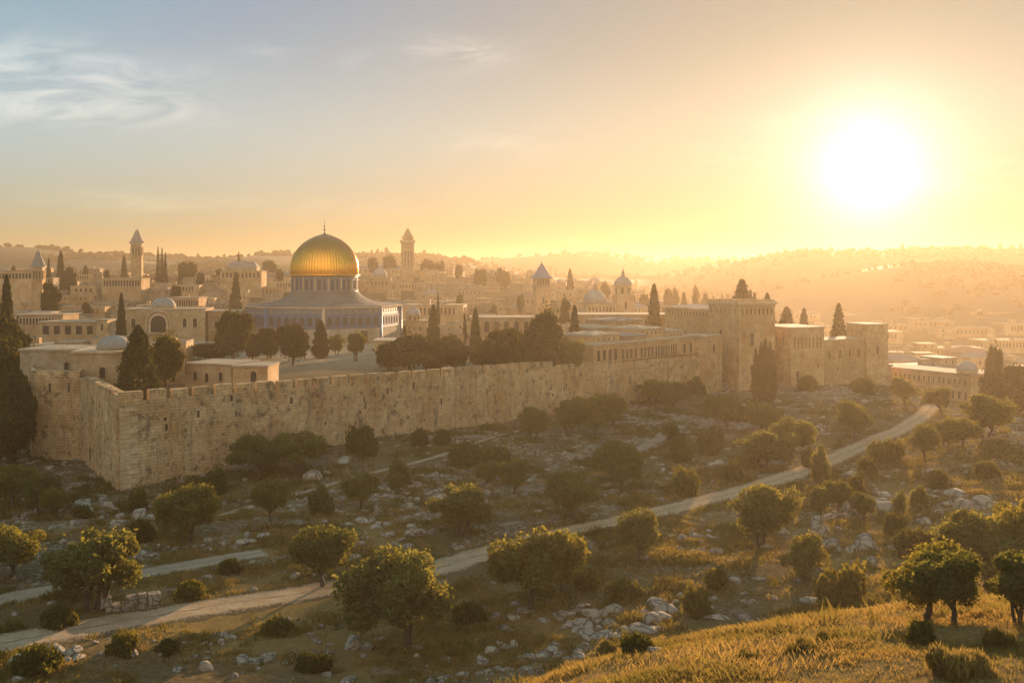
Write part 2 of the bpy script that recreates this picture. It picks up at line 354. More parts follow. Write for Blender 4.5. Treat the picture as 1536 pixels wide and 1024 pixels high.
INN = [(-60, 150, -21.8), (-54, 138, -21.5), (-90, 180, -22), (-40, 185, -21.7), (-20, 200, -23), (0, 240, -24), (30, 260, -24), (60, 290, -24), (-70, 340, -25), (-70, 400, -25), (-130, 330, -24), (-200, 330, -22), (60, 400, -26), (100, 330, -28),
       (-250, 500, -14), (-100, 500, -20), (50, 500, -21), (150, 500, -36), (-400, 700, -5), (-200, 700, -4), (-50, 760, -3), (100, 760, -13), (220, 700, -38), (-500, 900, -6), (0, 900, -8), (300, 900, -42), (-300, 1200, -28), (0, 1200, -30), (300, 1200, -42), (120, 300, -34), (130, 400, -38), (-500, 400, -20), (600, 600, -42), (600, 1200, -42), (-700, 1300, -28)]
f_out, f_in = rbf(OUT), rbf(INN)
A = (-54.2, 136.0); B = (-69.0, 158.2); KEEP = (52.5, 254.7)
BAST = [(-78.6, 161.0), (-70.0, 159.2), (-75.5, 177.0), (-87.0, 177.0)]
POLY = np.array([A, (52.5, 254.7), (58.5, 257), (73, 261), (83, 264), (104, 276), (110, 300), (125, 345), (160, 450), (250, 700), (320, 1300), (-900, 1300), (-900, 330), (-300, 232), (-86, 176), (-79, 162.5), (-71, 161), (-69.5, 159)])
def inside_poly(x, y):
    c = np.zeros(x.shape, bool); n = len(POLY); j = n - 1
    for i in range(n):
        xi, yi = POLY[i]; xj, yj = POLY[j]
        c ^= ((yi > y) != (yj > y)) & (x < (xj - xi) * (y - yi) / (yj - yi + 1e-9) + xi); j = i
    return c
def dist_poly(x, y):
    d = np.full(x.shape, 1e9); n = len(POLY)
    for i in range(n):
        ax, ay = POLY[i]; bx, by = POLY[(i + 1) % n]; vx, vy = bx - ax, by - ay
        t = np.clip(((x - ax) * vx + (y - ay) * vy) / (vx * vx + vy * vy), 0, 1)
        d = np.minimum(d, np.hypot(x - ax - t * vx, y - ay - t * vy))
    return d
def grow(a, b, step, lo, hi, g):
    v = list(np.arange(a, b + 1e-6, step)); s = step
    while v[-1] < hi: s *= g; v.append(v[-1] + s)
    s = step
    while v[0] > lo: s *= g; v.insert(0, v[0] - s)
    return np.array(v)
XS = grow(-100, 125, .7, -3000, 3000, 1.10); YS = grow(16, 285, .7, -150, 2900, 1.07)
GX, GY = np.meshgrid(XS, YS)
ho = np.clip(f_out(GX, GY), -46, 6); hi_ = np.clip(f_in(GX, GY), -46, 6)
far = sstep(900, 1400, GY); side = sstep(500, 900, np.abs(GX))
ho = ho * (1 - far) + -38 * far; ho = ho * (1 - side) + -36 * side
hi_ = hi_ * (1 - far) + -36 * far
ins = inside_poly(GX, GY); dp = dist_poly(GX, GY) * np.where(ins, 1, -1)
wd = .9 + np.maximum(0, GY - 285) * .5
tin = sstep(.6, 1.0 + wd, dp)
fade = np.exp(-((np.hypot(GX, GY) / 420) ** 2))
nz = fbm(GX, GY, 26, 3, 3) * .9 + fbm(GX, GY, 7, 3, 11) * .35
# rocky ledges running across the slope
led = fbm(GX * .35 + GY * .22, GY * .9 - GX * .25, 6, 4, 29)
ROCKM = sstep(.02, .32, fbm(GX * .8, GY, 16, 4, 41) + .15) * (1 - tin)
ledge = np.where(led > 0, np.floor(led * 5) / 5 * .5 + led * .5, led * .6) * .75 * ROCKM
micro = fbm(GX, GY, 1.9, 3, 77) * .14
onhill = sstep(-23, -19, ho) * sstep(70, 52, GY) * (1 - tin)
HH = ho * (1 - tin) + hi_ * tin + (nz * (1 - .55 * onhill) + ledge * (1 - onhill)) * (1 - tin) * fade + micro * fade
# keep the ground level under the dirt tracks
def bil(x, y, arr=None):
    arr = HH if arr is None else arr
    i = np.clip(np.searchsorted(XS, x) - 1, 0, len(XS) - 2); j = np.clip(np.searchsorted(YS, y) - 1, 0, len(YS) - 2)
    tx = (x - XS[i]) / (XS[i + 1] - XS[i]); ty = (y - YS[j]) / (YS[j + 1] - YS[j])
    return (arr[j, i] * (1 - tx) + arr[j, i + 1] * tx) * (1 - ty) + (arr[j + 1, i] * (1 - tx) + arr[j + 1, i + 1] * tx) * ty
def gz(x, y): return float(bil(np.array([x], float), np.array([y], float))[0])
def hit(u, v, y0=15, y1=600):
    """where the line of sight through a photo pixel meets the ground"""
    Y = np.concatenate([np.arange(y0, 300, .25), np.arange(300, y1, 1.0)])
    d = bil((u - 768) / F * Y, Y) - (410 - v) / F * Y
    k = np.argmax(d > 0) if (d > 0).any() else len(Y) - 1
    return float((u - 768) / F * Y[k]), float(Y[k])
def smooth_line(pts, step):
    P_ = np.array(pts, float); 
    for _ in range(3):
        Q = np.empty((2 * len(P_) - 2, 2)); Q[0::2] = P_[:-1] * .75 + P_[1:] * .25; Q[1::2] = P_[:-1] * .25 + P_[1:] * .75
        P_ = np.vstack([P_[:1], Q, P_[-1:]])
    s = np.concatenate([[0], np.cumsum(np.hypot(*np.diff(P_, axis=0).T))]); t = np.arange(0, s[-1], step)
    return np.stack([np.interp(t, s, P_[:, 0]), np.interp(t, s, P_[:, 1])], 1)
MAIN_PX = [(-160, 1000), (0, 965), (220, 925), (480, 884), (640, 858), (720, 835), (850, 798), (1000, 765), (1120, 735), (1210, 705), (1290, 670), (1350, 645), (1390, 622), (1400, 606)]
SIDE_PX = [(-80, 920), (0, 896), (90, 882), (230, 858), (330, 842), (400, 828)]
WALLP_PX = [(330, 775), (430, 745), (540, 712), (620, 695), (690, 675), (740, 655), (800, 640), (870, 622)]
def ground_line(px, wdt, step=.6): return smooth_line([hit(*p) for p in px], step), wdt
TRACKS = [('dirt_road', *ground_line(MAIN_PX, 5.0)), ('stony_track', *ground_line(SIDE_PX, 3.8)), ('footpath', *ground_line(WALLP_PX, 1.6))]
near = (np.abs(GX) < 140) & (GY < 330)
gx_, gy_ = GX[near], GY[near]; road_d = np.full(GX.shape, 99.0)
for nm, ln, w in TRACKS:
    best = np.full(gx_.shape, 99.0); hgt = np.zeros(gx_.shape)
    cz = bil(ln[:, 0], ln[:, 1]); k = 15
    cz = np.convolve(np.pad(cz, k, mode='edge'), np.ones(2 * k + 1) / (2 * k + 1), 'valid')
    for i in range(0, len(ln), 2):
        d = np.hypot(gx_ - ln[i, 0], gy_ - ln[i, 1]); m = d < best; best[m] = d[m]; hgt[m] = cz[i]
    bl = sstep(w / 2 + 2.5, w / 2 + .2, best); HH[near] = HH[near] * (1 - bl) + (hgt - .03) * bl
    road_d[near] = np.minimum(road_d[near], best - w / 2)
# ground cover
GREEN = sstep(-.12, .35, fbm(GX, GY, 14, 4, 55)) * (1 - tin)
GOLD = np.maximum(onhill, sstep(.0, .3, fbm(GX, GY, 22, 3, 63) + .14) * sstep(150, 105, GY) * (1 - tin))
ROCK = ROCKM * (1 - onhill) * sstep(.0, 1.0, road_d)
PLAZA = tin * np.exp(-(((GX + 62) / 60) ** 2 + ((GY - 300) / 75) ** 2) ** 2)
nxg, nyg = len(XS), len(YS)
idx = np.arange(nxg * nyg).reshape(nyg, nxg)
quads = np.stack([idx[:-1, :-1], idx[:-1, 1:], idx[1:, 1:], idx[1:, :-1]], -1).reshape(-1, 4)
m, t, out = new_mat('hillside_ground'); tco = nn(t, 'ShaderNodeTexCoord').outputs['Object']
def attr(t, n): return nn(t, 'ShaderNodeAttribute', attribute_name=n).outputs['Fac']
n1 = noise(t, tco, .35, 6, .62); n2 = noise(t, tco, 2.2, 6, .68); n3 = noise(t, tco, 9, 5, .7)
soil = mixc(t, ramp(t, n2, ((.34, 0), (.66, 1))), (.078, .052, .026), (.195, .135, .07))
grs = mixc(t, ramp(t, n3, ((.3, 0), (.7, 1))), (.055, .052, .02), (.14, .115, .042))
gold = mixc(t, ramp(t, n3, ((.3, 0), (.7, 1))), (.15, .095, .034), (.30, .20, .075))
col = mixc(t, math_(t, 'MULTIPLY', attr(t, 'green'), ramp(t, n1, ((.35, .25), (.6, 1)))), soil, grs)
col = mixc(t, math_(t, 'MULTIPLY', attr(t, 'gold'), ramp(t, n2, ((.3, .4), (.6, 1)))), col, gold)
vo = nn(t, 'ShaderNodeTexVoronoi', feature='DISTANCE_TO_EDGE', ins={'Scale': .5, 'Randomness': 1.0})
wv = vmath(t, 'ADD', vmath(t, 'MULTIPLY', tco, (.7, 1.25, 1)), vmath(t, 'MULTIPLY', noise(t, tco, 1.1, 4, .6, col=True), (1.1, 1.1, 0))); t.links.new(wv, vo.inputs['Vector'])
crk = ramp(t, vo.outputs['Distance'], ((.0, .15), (.08, 1)))
rk = mixc(t, ramp(t, n2, ((.3, 0), (.7, 1))), (.19, .15, .108), (.37, .305, .225))
rk = mixc(t, crk, (.06, .048, .032), rk)
rkm = math_(t, 'MULTIPLY', attr(t, 'rock'), ramp(t, math_(t, 'ADD', math_(t, 'MULTIPLY', n1, .5), math_(t, 'MULTIPLY', n2, .5)), ((.47, 0), (.55, 1))))
col = mixc(t, rkm, col, rk)
pz = mixc(t, ramp(t, n1, ((.35, 0), (.65, 1))), (.24, .18, .115), (.36, .28, .185)); col = mixc(t, attr(t, 'plaza'), col, pz)
hgt = math_(t, 'ADD', math_(t, 'ADD', math_(t, 'MULTIPLY', n2, .6), math_(t, 'MULTIPLY', n3, .4)), math_(t, 'MULTIPLY', math_(t, 'MULTIPLY', crk, rkm), .6))
finish(t, out, col, 1.0, hgt, .9, .35, spec=.0)
M['ground'] = m
ground = link_mesh('ground', np_mesh('ground', np.stack([GX, GY, HH], -1).reshape(-1, 3), quads, [m], True, dict(green=GREEN, gold=GOLD, rock=ROCK, plaza=PLAZA)))
tag(ground, 'rocky valley ground with dry grass and pale limestone ledges below the old city', 'ground', kind='structure')
# tracks as draped sheets
def trackmat(name, c1, c2):
    m, t, out = new_mat(name); tco = nn(t, 'ShaderNodeTexCoord').outputs['Object']; uv = nn(t, 'ShaderNodeAttribute', attribute_name='across').outputs['Fac']
    n1 = noise(t, tco, .5, 5, .6); n2 = noise(t, tco, 4.0, 6, .7)
    col = mixc(t, ramp(t, math_(t, 'MULTIPLY', math_(t, 'ADD', n1, n2), .5), ((.36, 0), (.62, 1))), c1, c2)
    wob = math_(t, 'MULTIPLY', math_(t, 'SUBTRACT', n1, .5), .5)
    rut = ramp(t, math_(t, 'ABSOLUTE', math_(t, 'ADD', uv, wob)), ((.0, 1), (.075, 0)))
    edge = ramp(t, math_(t, 'ADD', math_(t, 'ABSOLUTE', uv), math_(t, 'ADD', math_(t, 'MULTIPLY', math_(t, 'SUBTRACT', n2, .5), 1.1), math_(t, 'MULTIPLY', math_(t, 'SUBTRACT', n1, .5), .9))), ((.62, 0), (.80, 1)))
    col = mixc(t, math_(t, 'MULTIPLY', rut, math_(t, 'MULTIPLY', ramp(t, n1, ((.42, 0), (.55, 1))), .75)), col, (.075, .055, .036))
    col = mixc(t, edge, col, (.12, .085, .046))
    finish(t, out, col, .96, math_(t, 'SUBTRACT', n2, math_(t, 'MULTIPLY', rut, .6)), .8, .18, spec=.0); return m
M['road'] = trackmat('pale_dirt_road', (.27, .185, .105), (.44, .32, .20)); M['track'] = trackmat('stony_track', (.23, .17, .11), (.37, .29, .20))
for nm, ln, w in TRACKS:
    d = np.gradient(ln, axis=0); d /= np.hypot(d[:, 0], d[:, 1])[:, None]; nrm = np.stack([-d[:, 1], d[:, 0]], 1)
    K = 9; off = np.linspace(-1, 1, K); s = np.arange(len(ln)) * .6
    wvar = w / 2 * (1.06 + .22 * fbm(s, s * 0 + 3, 7, 3, 5)); V = []
    for k in range(K):
        e = wvar * (1 + (.22 * fbm(s, s * 0 + k, 2.2, 3, 8 + k) if k in (0, K - 1) else 0))
        x = ln[:, 0] + nrm[:, 0] * e * off[k]; y = ln[:, 1] + nrm[:, 1] * e * off[k]
        z = bil(x, y) + (.07 if k not in (0, K - 1) else .0) + .02 * fbm(x, y, 1.2, 2, 9)
        V.append(np.stack([x, y, z], 1))
    V = np.stack(V, 1); L = len(ln); ii = np.arange(L * K).reshape(L, K)
    q = np.stack([ii[:-1, :-1], ii[:-1, 1:], ii[1:, 1:], ii[1:, :-1]], -1).reshape(-1, 4)[:, ::-1]
    o = link_mesh(nm, np_mesh(nm, V.reshape(-1, 3), q, [M['road'] if nm == 'dirt_road' else M['track']], True, dict(across=np.tile(off, L))))
    tag(o, {'dirt_road': 'long pale dirt road climbing diagonally across the valley', 'stony_track': 'short stony track beside the ruined wall stub', 'footpath': 'narrow footpath running below the crenellated city wall'}[nm], 'path', kind='structure')
# ------------------------------------------------------------------ windows and doors (one mesh each)
def arch_pts(w, h, n=6, arched=True):
    if not arched: return [(-w / 2, 0), (w / 2, 0), (w / 2, h), (-w / 2, h)]
    r = w / 2; p = [(-r, 0), (r, 0)]
    for i in range(n + 1):
        a = math.pi * i / n; p.append((r * math.cos(a), h - r + r * math.sin(a)))
    return p
_win = {}
def window_mesh(w, h, arched=True, fr=.16, proud=.16, trim='trim', dark='dark'):
    key = (round(w, 2), round(h, 2), arched, fr, proud, trim, dark)
    if key in _win: return _win[key]
    mb = MB(); a = arch_pts(w, h, 6, arched); b = [(x * (1 + 2 * fr / w), (z if z > 0 else -fr * .8) + (fr if z > h * .6 else 0)) for x, z in a]
    n = len(a)
    for i in range(n):
        j = (i + 1) % n
        mb.face([(b[i][0], -proud, b[i][1]), (b[j][0], -proud, b[j][1]), (a[j][0], -proud, a[j][1]), (a[i][0], -proud, a[i][1])], 0)
        mb.face([(b[i][0], 0, b[i][1]), (b[j][0], 0, b[j][1]), (b[j][0], -proud, b[j][1]), (b[i][0], -proud, b[i][1])], 0)
        mb.face([(a[i][0], -proud, a[i][1]), (a[j][0], -proud, a[j][1]), (a[j][0], -.02, a[j][1]), (a[i][0], -.02, a[i][1])], 0)
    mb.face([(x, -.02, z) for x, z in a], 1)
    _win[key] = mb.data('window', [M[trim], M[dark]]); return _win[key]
def add_window(parent, pos, rz, w, h, arched=True, name='window', **kw):
    return link_mesh(name, window_mesh(w, h, arched, **kw), parent, pos, rz)
def face_row(parent, p0, p1, z, n, w, h, arched=True, m0=.12, m1=.88, out=.0, jit=0.0, **kw):
    """n windows along the wall from p0 to p1 (outside on the right-hand side of p0->p1)"""
    dx, dy = p1[0] - p0[0], p1[1] - p0[1]; rz = math.atan2(dy, dx); L = math.hypot(dx, dy); ox, oy = dy / L * out, -dx / L * out
    for i in range(n):
        t = m0 + (m1 - m0) * (i + .5) / n + (random.uniform(-jit, jit) if jit else 0)
        add_window(parent, (p0[0] + dx * t + ox, p0[1] + dy * t + oy, z + (random.uniform(-jit, jit) * 6 if jit else 0)), rz, w, h, arched, **kw)
def lerp2(p, q, t): return (p[0] + (q[0] - p[0]) * t, p[1] + (q[1] - p[1]) * t)

# ------------------------------------------------------------------ city walls
dm = Vector((KEEP[0] - A[0], KEEP[1] - A[1])); LM = dm.length; dm.normalize(); nm_ = Vector((dm.y, -dm.x))
def onwall(s, off=0.0): return (A[0] + dm.x * s + nm_.x * off, A[1] + dm.y * s + nm_.y * off)
def wall_top(s): return -17.9 - 2.9 * min(s / 142.0, 1.0)
def wall_section(mb, s0, s1, thick, base, top0, top1, batter=.5, segs=1):
    for i in range(segs):
        a, b = s0 + (s1 - s0) * i / segs, s0 + (s1 - s0) * (i + 1) / segs
        za, zb = top0 + (top1 - top0) * i / segs, top0 + (top1 - top0) * (i + 1) / segs
        f0, f1 = onwall(a, batter), onwall(b, batter); t0, t1 = onwall(a), onwall(b); b0, b1 = onwall(a, -thick), onwall(b, -thick)
        v = [(*f0, base), (*f1, base), (*t1, zb), (*t0, za), (*b0, base), (*b1, base), (*b1, zb), (*b0, za)]
        fs = [(0, 1, 2, 3), (3, 2, 6, 7), (5, 4, 7, 6)]
        if i == 0: fs.append((4, 0, 3, 7))
        if i == segs - 1: fs.append((1, 5, 6, 2))
        mb.mesh(v, fs)
cw = empty('city_wall', (*onwall(0), -30), 0, 'long crenellated limestone city wall with brown stains facing the olive valley', 'wall')
S_CREN = 95.5
mb = MB(); wall_section(mb, 0, LM - 2, .78, -34, wall_top(0), wall_top(LM - 2), .55, 1)
w_ = mb.build('wall_body', M['wall'], None); w_.parent = cw; w_.matrix_parent_inverse = Matrix.Translation((-cw.location.x, -cw.location.y, 30))
def put(o, root):
    """parent an object that was built in world coordinates"""
    o.parent = root; o.matrix_parent_inverse = Matrix.LocRotScale(root.location, root.rotation_euler, root.scale).inverted(); return o
s = 0.0; k = 0; rng = random.Random(3)
while s < S_CREN:
    w = rng.uniform(2.5, 2.9) if k else 3.4
    if s + w > S_CREN: break
    mb = MB(); a0, a1 = s, s + w; h = rng.uniform(1.35, 1.6)
    p = [onwall(a0, -.03), onwall(a1, -.03), onwall(a1, -.75), onwall(a0, -.75)]
    z0 = wall_top(s) - .06
    mb.prism(p, z0 - .1, [wall_top(a0) + h, wall_top(a1) + h, wall_top(a1) + h + .06, wall_top(a0) + h + .06])
    put(mb.build('merlon', M['wall']), cw)
    s += w + rng.uniform(.78, .98); k += 1
# parapet beyond the crenellations
mb = MB(); p = [onwall(S_CREN + .3, -.03), onwall(LM - 3, -.03), onwall(LM - 3, -.8), onwall(S_CREN + .3, -.8)]
mb.prism(p, wall_top(S_CREN) - .1, [wall_top(S_CREN) + .55, wall_top(LM) + .75, wall_top(LM) + .75, wall_top(S_CREN) + .55]); put(mb.build('parapet', M['wall']), cw)
mb = MB(); p = [onwall(.2, -.9), onwall(S_CREN, -.9), onwall(S_CREN, -2.55), onwall(.2, -2.55)]
mb.prism(p, -24, [wall_top(0) - 1.5, wall_top(S_CREN) - 1.5, wall_top(S_CREN) - 1.5, wall_top(0) - 1.5]); put(mb.build('wall_walk', M['trim']), cw)
# loopholes and weathered sockets in the face
for i in range(22):
    s = rng.uniform(4, 135); z = rng.uniform(wall_top(s) - 6.5, wall_top(s) - .9)
    off = .55 * (wall_top(s) - z) / (wall_top(s) + 34) + .01
    p = onwall(s, off); add_window(cw, (p[0] - cw.location.x, p[1] - cw.location.y, z - cw.location.z), math.atan2(dm.y, dm.x), rng.choice((.28, .4, .5)), rng.choice((.5, .9, 1.2)), False, 'loophole', fr=.06, proud=.03, trim='wall')
# corner blocks
dr = Vector((B[0] - A[0], B[1] - A[1])); LR = dr.length; dr.normalize(); nr_ = Vector((-dr.y, dr.x))
def onret(s, off=0.0): return (A[0] + dr.x * s + nr_.x * off, A[1] + dr.y * s + nr_.y * off)
mb = MB(); z = -33.0; i = 0
while z < -18.6:
    hq = rng.uniform(.62, .8); L1, L2 = (2.6, 1.4) if i % 2 else (1.5, 2.3)
    bt = .55 * (-17.9 - z) / 16.1 + .07
    c0 = (A[0] + nm_.x * bt + nr_.x * bt * .0 - dm.x * .12, A[1] + nm_.y * bt - dm.y * .12)
    q = [c0, (c0[0] + dm.x * L1, c0[1] + dm.y * L1), (c0[0] + dm.x * L1 - nm_.x * .8, c0[1] + dm.y * L1 - nm_.y * .8), (c0[0] + dr.x * L2 + dm.x * .8, c0[1] + dr.y * L2 + dm.y * .8), (c0[0] + dr.x * L2, c0[1] + dr.y * L2)]
    mb.prism(q, z, z + hq - .03, 0, True, False, .03); z += hq; i += 1
put(mb.build('corner_quoins', M['quoin']), cw)

rw = empty('return_wall', (*A, -30), 0, 'short stone return wall running back from the wall corner to the corner bastion', 'wall')
mb = MB(); zt0, zt1 = -17.3, -16.9
a0, b0, b1, a1 = onret(.6, .30), onret(LR + 2, .30), onret(LR + 2, -2.2), onret(.6, -2.2)
mb.prism([a1, b1, b0, a0][::-1] if False else [a0, a1, b1, b0], -34, [zt0, zt0, zt1, zt1]); put(mb.build('wall_body', M['wall']), rw)
s = .6
for i in range(7):
    w = 3.0; p = [onret(s, .27), onret(s, -.5), onret(min(s + w, LR + 1), -.5), onret(min(s + w, LR + 1), .27)]
    zz = zt0 + (zt1 - zt0) * s / LR; hh = rng.uniform(.35, .85); mb = MB(); mb.prism(p, zz - .1, zz + hh); put(mb.build('merlon', M['wall']), rw); s += w + .45
    if s > LR - 1: break
add_window(rw, (onret(LR * .72, .34)[0] - A[0], onret(LR * .72, .34)[1] - A[1], 1.0), math.atan2(-dr.y, -dr.x), .9, 2.2, False, 'doorway', fr=.1, proud=.05, trim='wall')
for s, zz in ((6, 9.5), (13, 8.4), (18, 10.4)):
    add_window(rw, (onret(s, .31)[0] - A[0], onret(s, .31)[1] - A[1], zz), math.atan2(-dr.y, -dr.x), .35, .9, False, 'loophole', fr=.06, proud=.04, trim='wall')

def ring(poly, inset):
    n = len(poly); cx = sum(p[0] for p in poly) / n; cy_ = sum(p[1] for p in poly) / n
    return [(p[0] + (cx - p[0]) / math.hypot(cx - p[0], cy_ - p[1]) * inset, p[1] + (cy_ - p[1]) / math.hypot(cx - p[0], cy_ - p[1]) * inset) for p in poly]
def parapet(mb, poly, z0, z1, th, zj=0.0):
    n = len(poly); q = ring(poly, th * 1.4)
    for i in range(n):
        j = (i + 1) % n; a, b, c, d = poly[i], poly[j], q[j], q[i]
        v = [(*a, z0), (*b, z0), (*c, z0), (*d, z0), (*a, z1), (*b, z1), (*c, z1), (*d, z1)]
        mb.mesh(v, [(0, 1, 5, 4), (2, 3, 7, 6), (4, 5, 6, 7)])
ba = empty('corner_bastion', (-78, 168, -30), 0, 'square stone corner bastion with two arrow slits beside dark trees', 'tower')
mb = MB(); mb.prism(BAST, -34, [-16.6, -17.0, -17.0, -16.6], 0, True, False, .0); mb.data
put(mb.build('wall', M['wall']), ba)
mb = MB(); q = ring(BAST, .03); parapet(mb, q, -17.1, -15.9, .7); put(mb.build('parapet', M['wall']), ba)
for t_, z in ((.38, -19.4), (.78, -19.2)):
    p = lerp2(BAST[0], BAST[1], t_); add_window(ba, (p[0] + 78, p[1] - 168 - .02, z + 30), math.atan2(BAST[1][1] - BAST[0][1], BAST[1][0] - BAST[0][0]), .4, 1.5, False, 'arrow_slit', fr=.08, proud=.05, trim='wall')

# ------------------------------------------------------------------ generic builder: block with wall, roof, windows
def block(root, poly, z0, z1, wall='house_tan', roof='roof_flat', rh=.35, over=.25, par=0.0, name_wall='wall', name_roof='roof'):
    mb = MB(); mb.prism(poly, z0, z1, 0, False); o = put(mb.build(name_wall, M[wall]), root)
    mb = MB(); q = ring(poly, -over); mb.prism(q, z1, z1 + rh, 0, True, True)
    r_ = put(mb.build(name_roof, M[roof]), root)
    if par:
        mb = MB(); parapet(mb, ring(poly, -.02), z1 + rh, z1 + rh + par, .3); put(mb.build('parapet', M[wall]), root)
    return o, r_
def rect(cx, cy_, wx, wy, rot):
    c, n = math.cos(rot), math.sin(rot)
    return [(cx + c * x - n * y, cy_ + n * x + c * y) for x, y in ((-wx / 2, -wy / 2), (wx / 2, -wy / 2), (wx / 2, wy / 2), (-wx / 2, wy / 2))]
def wrow(root, p0, p1, z, *a, **k):
    l = root.location; face_row(root, (p0[0] - l.x, p0[1] - l.y), (p1[0] - l.x, p1[1] - l.y), z - l.z, *a, **k)
def dome(root, cx, cy_, r, z, mat='lead', squash=.85, drum=0.0, finial=True, name='dome', wall='house_cream', ribs=0, pointed=0.0):
    if drum:
        mb = MB(); mb.lathe([(r * 1.02, z - .1), (r * 1.02, z + drum), (r * 1.1, z + drum + .02), (r * 1.1, z + drum + .18), (r * .9, z + drum + .2)], 24, cx, cy_, 0, 0, False); put(mb.build('drum', M[wall]), root); z += drum + .18
    pr = []
    for i in range(13):
        a = math.pi / 2 * i / 12; rr = r * math.cos(a); pr.append((max(rr, .001), z + r * squash * (math.sin(a) + pointed * (i / 12) ** 3)))
    mb = MB(); mb.lathe(pr, 32, cx, cy_, 0, 0, True, .012 if ribs else 0, ribs); d = put(mb.build(name, M[mat]), root)
    if finial:
        h = r * .45; zt = pr[-1][1]; mb = MB(); mb.lathe([(.10 * r * .5, zt - .1), (.06 * r, zt + h * .3), (.02 * r + .03, zt + h * .45), (.07 * r, zt + h * .6), (.02, zt + h)], 8, cx, cy_); put(mb.build('finial', M['iron']), root)
    return z

# ------------------------------------------------------------------ the golden shrine
SX, SY = (487 - 768) / F * 367, 367.0
M['gold'] = None
m, t, out = new_mat('gilded_dome_metal'); tco = nn(t, 'ShaderNodeTexCoord').outputs['Object']; sp = nn(t, 'ShaderNodeSeparateXYZ', ins={0: tco})
an = math_(t, 'ARCTAN2', sp.outputs[1], sp.outputs[0]); gore = math_(t, 'FRACT', math_(t, 'MULTIPLY', an, 72 / (2 * math.pi)))
cb = nn(t, 'ShaderNodeCombineXYZ', ins={0: math_(t, 'MULTIPLY', an, 11.459), 1: sp.outputs[2], 2: 0.0}).outputs[0]
br = nn(t, 'ShaderNodeTexBrick', ins={'Color1': (.95, .42, .05, 1), 'Color2': (.86, .36, .04, 1), 'Mortar': (.45, .19, .025, 1), 'Scale': 1.0, 'Mortar Size': .02, 'Mortar Smooth': .6, 'Brick Width': 1.0, 'Row Height': 1.15}); br.offset = 0.0; t.links.new(cb, br.inputs['Vector'])
n1 = noise(t, vmath(t, 'MULTIPLY', tco, (1, 1, .3)), 1.6, 5, .65); n2 = noise(t, tco, .35, 3, .5)
pat = math_(t, 'ADD', math_(t, 'MULTIPLY', sp.outputs[2], .075), math_(t, 'MULTIPLY', math_(t, 'ADD', n1, n2), .22))
colr = mixc(t, ramp(t, pat, ((.45, 0), (1.15, .85))), br.outputs[0], (.30, .125, .03))
b = finish(t, out, colr, .3, br.outputs['Fac'], -.2, .05, 1.0, .5); t.links.new(ramp(t, n1, ((.3, .24), (.7, .42))), b.inputs['Roughness']); M['gold'] = m
def tilemat(name, c1, c2, c3):
    m, t, out = new_mat(name); uv = nn(t, 'ShaderNodeUVMap').outputs[0]; tc = nn(t, 'ShaderNodeTexCoord').outputs['Object']
    v = nn(t, 'ShaderNodeTexVoronoi', ins={'Scale': 1.7, 'Randomness': .15}); t.links.new(uv, v.inputs['Vector'])
    ck = nn(t, 'ShaderNodeTexChecker', ins={'Scale': 1.25, 'Color1': (*c1, 1), 'Color2': (*c2, 1)}); t.links.new(uv, ck.inputs['Vector'])
    col = mixc(t, ramp(t, v.outputs['Distance'], ((.18, 1), (.3, 0))), ck.outputs[0], c3); col = mixc(t, ramp(t, noise(t, tc, .5, 4, .6), ((.4, 0), (.75, .6))), col, c3)
    finish(t, out, col, .45, None, spec=.4); return m
M['tile'] = tilemat('blue_glazed_tile', (.05, .085, .145), (.085, .12, .18), (.20, .165, .11))
M['tile_band'] = tilemat('blue_gold_inscription_band', (.075, .105, .165), (.19, .175, .15), (.28, .215, .11))
M['blue'] = plain('blue_tile_trim', (.045, .085, .16), (.085, .13, .21), 2.0, .45)
M['marble'] = masonry('veined_marble_panels', (.48, .42, .33), (.40, .345, .27), (.28, .23, .17), 2.2, 1.6, .25, .01)
M['pane'] = plain('dark_tile_window', (.03, .026, .022), (.07, .055, .04), 5.0, .5)
sh = empty('domed_shrine', (SX, SY, -25), 0, 'octagonal blue tiled shrine with the big golden dome above dark trees', 'shrine')
RO = 28.2; PH = R(-90 + 10)
def octp(r, i): return (SX + r * math.cos(PH + i * math.pi / 4), SY + r * math.sin(PH + i * math.pi / 4))
def oct_prism(r, z0, z1, mat, name, cap=True):
    mb = MB(); mb.prism([octp(r, i) for i in range(8)], z0, z1, 0, cap, True); return put(mb.build(name, M[mat]), sh)
oct_prism(RO + 1.2, -28, -24.4, 'trim', 'plinth')
oct_prism(RO, -24.4, -19.3, 'marble', 'marble_wall')
oct_prism(RO + .18, -19.3, -18.8, 'blue', 'lower_band')
oct_prism(RO, -18.8, -14.7, 'tile', 'tile_wall')
oct_prism(RO + .18, -14.7, -14.2, 'blue', 'upper_band')
oct_prism(RO - .02, -14.2, -12.2, 'tile_band', 'inscription_band')
oct_prism(RO + .55, -12.2, -11.75, 'trim', 'cornice')
for i in range(8):
    p0, p1 = octp(RO, i), octp(RO, (i + 1) % 8)
    wrow(sh, p0, p1, -18.3, 7, 1.75, 3.1, True, m0=.03, m1=.97, trim='blue', dark='pane', fr=.32, proud=.28)
    mb = MB(); c = octp(RO + .05, i); mb.lathe([(.55, -24.4), (.55, -12.25)], 10, c[0], c[1]); put(mb.build('corner_pier', M['blue' if i not in (0,) else 'trim']), sh)
    wrow(sh, p0, p1, -13.85, 8, 2.0, 1.3, False, m0=.02, m1=.98, name='frieze_panel', trim='blue', dark='tile_band', fr=.14, proud=.1)
pr0, pr1 = octp(RO, 0), octp(RO, 1); pc = lerp2(pr0, pr1, .66); dd = Vector((pr1[0] - pr0[0], pr1[1] - pr0[1])).normalized(); no = Vector((dd.y, -dd.x))
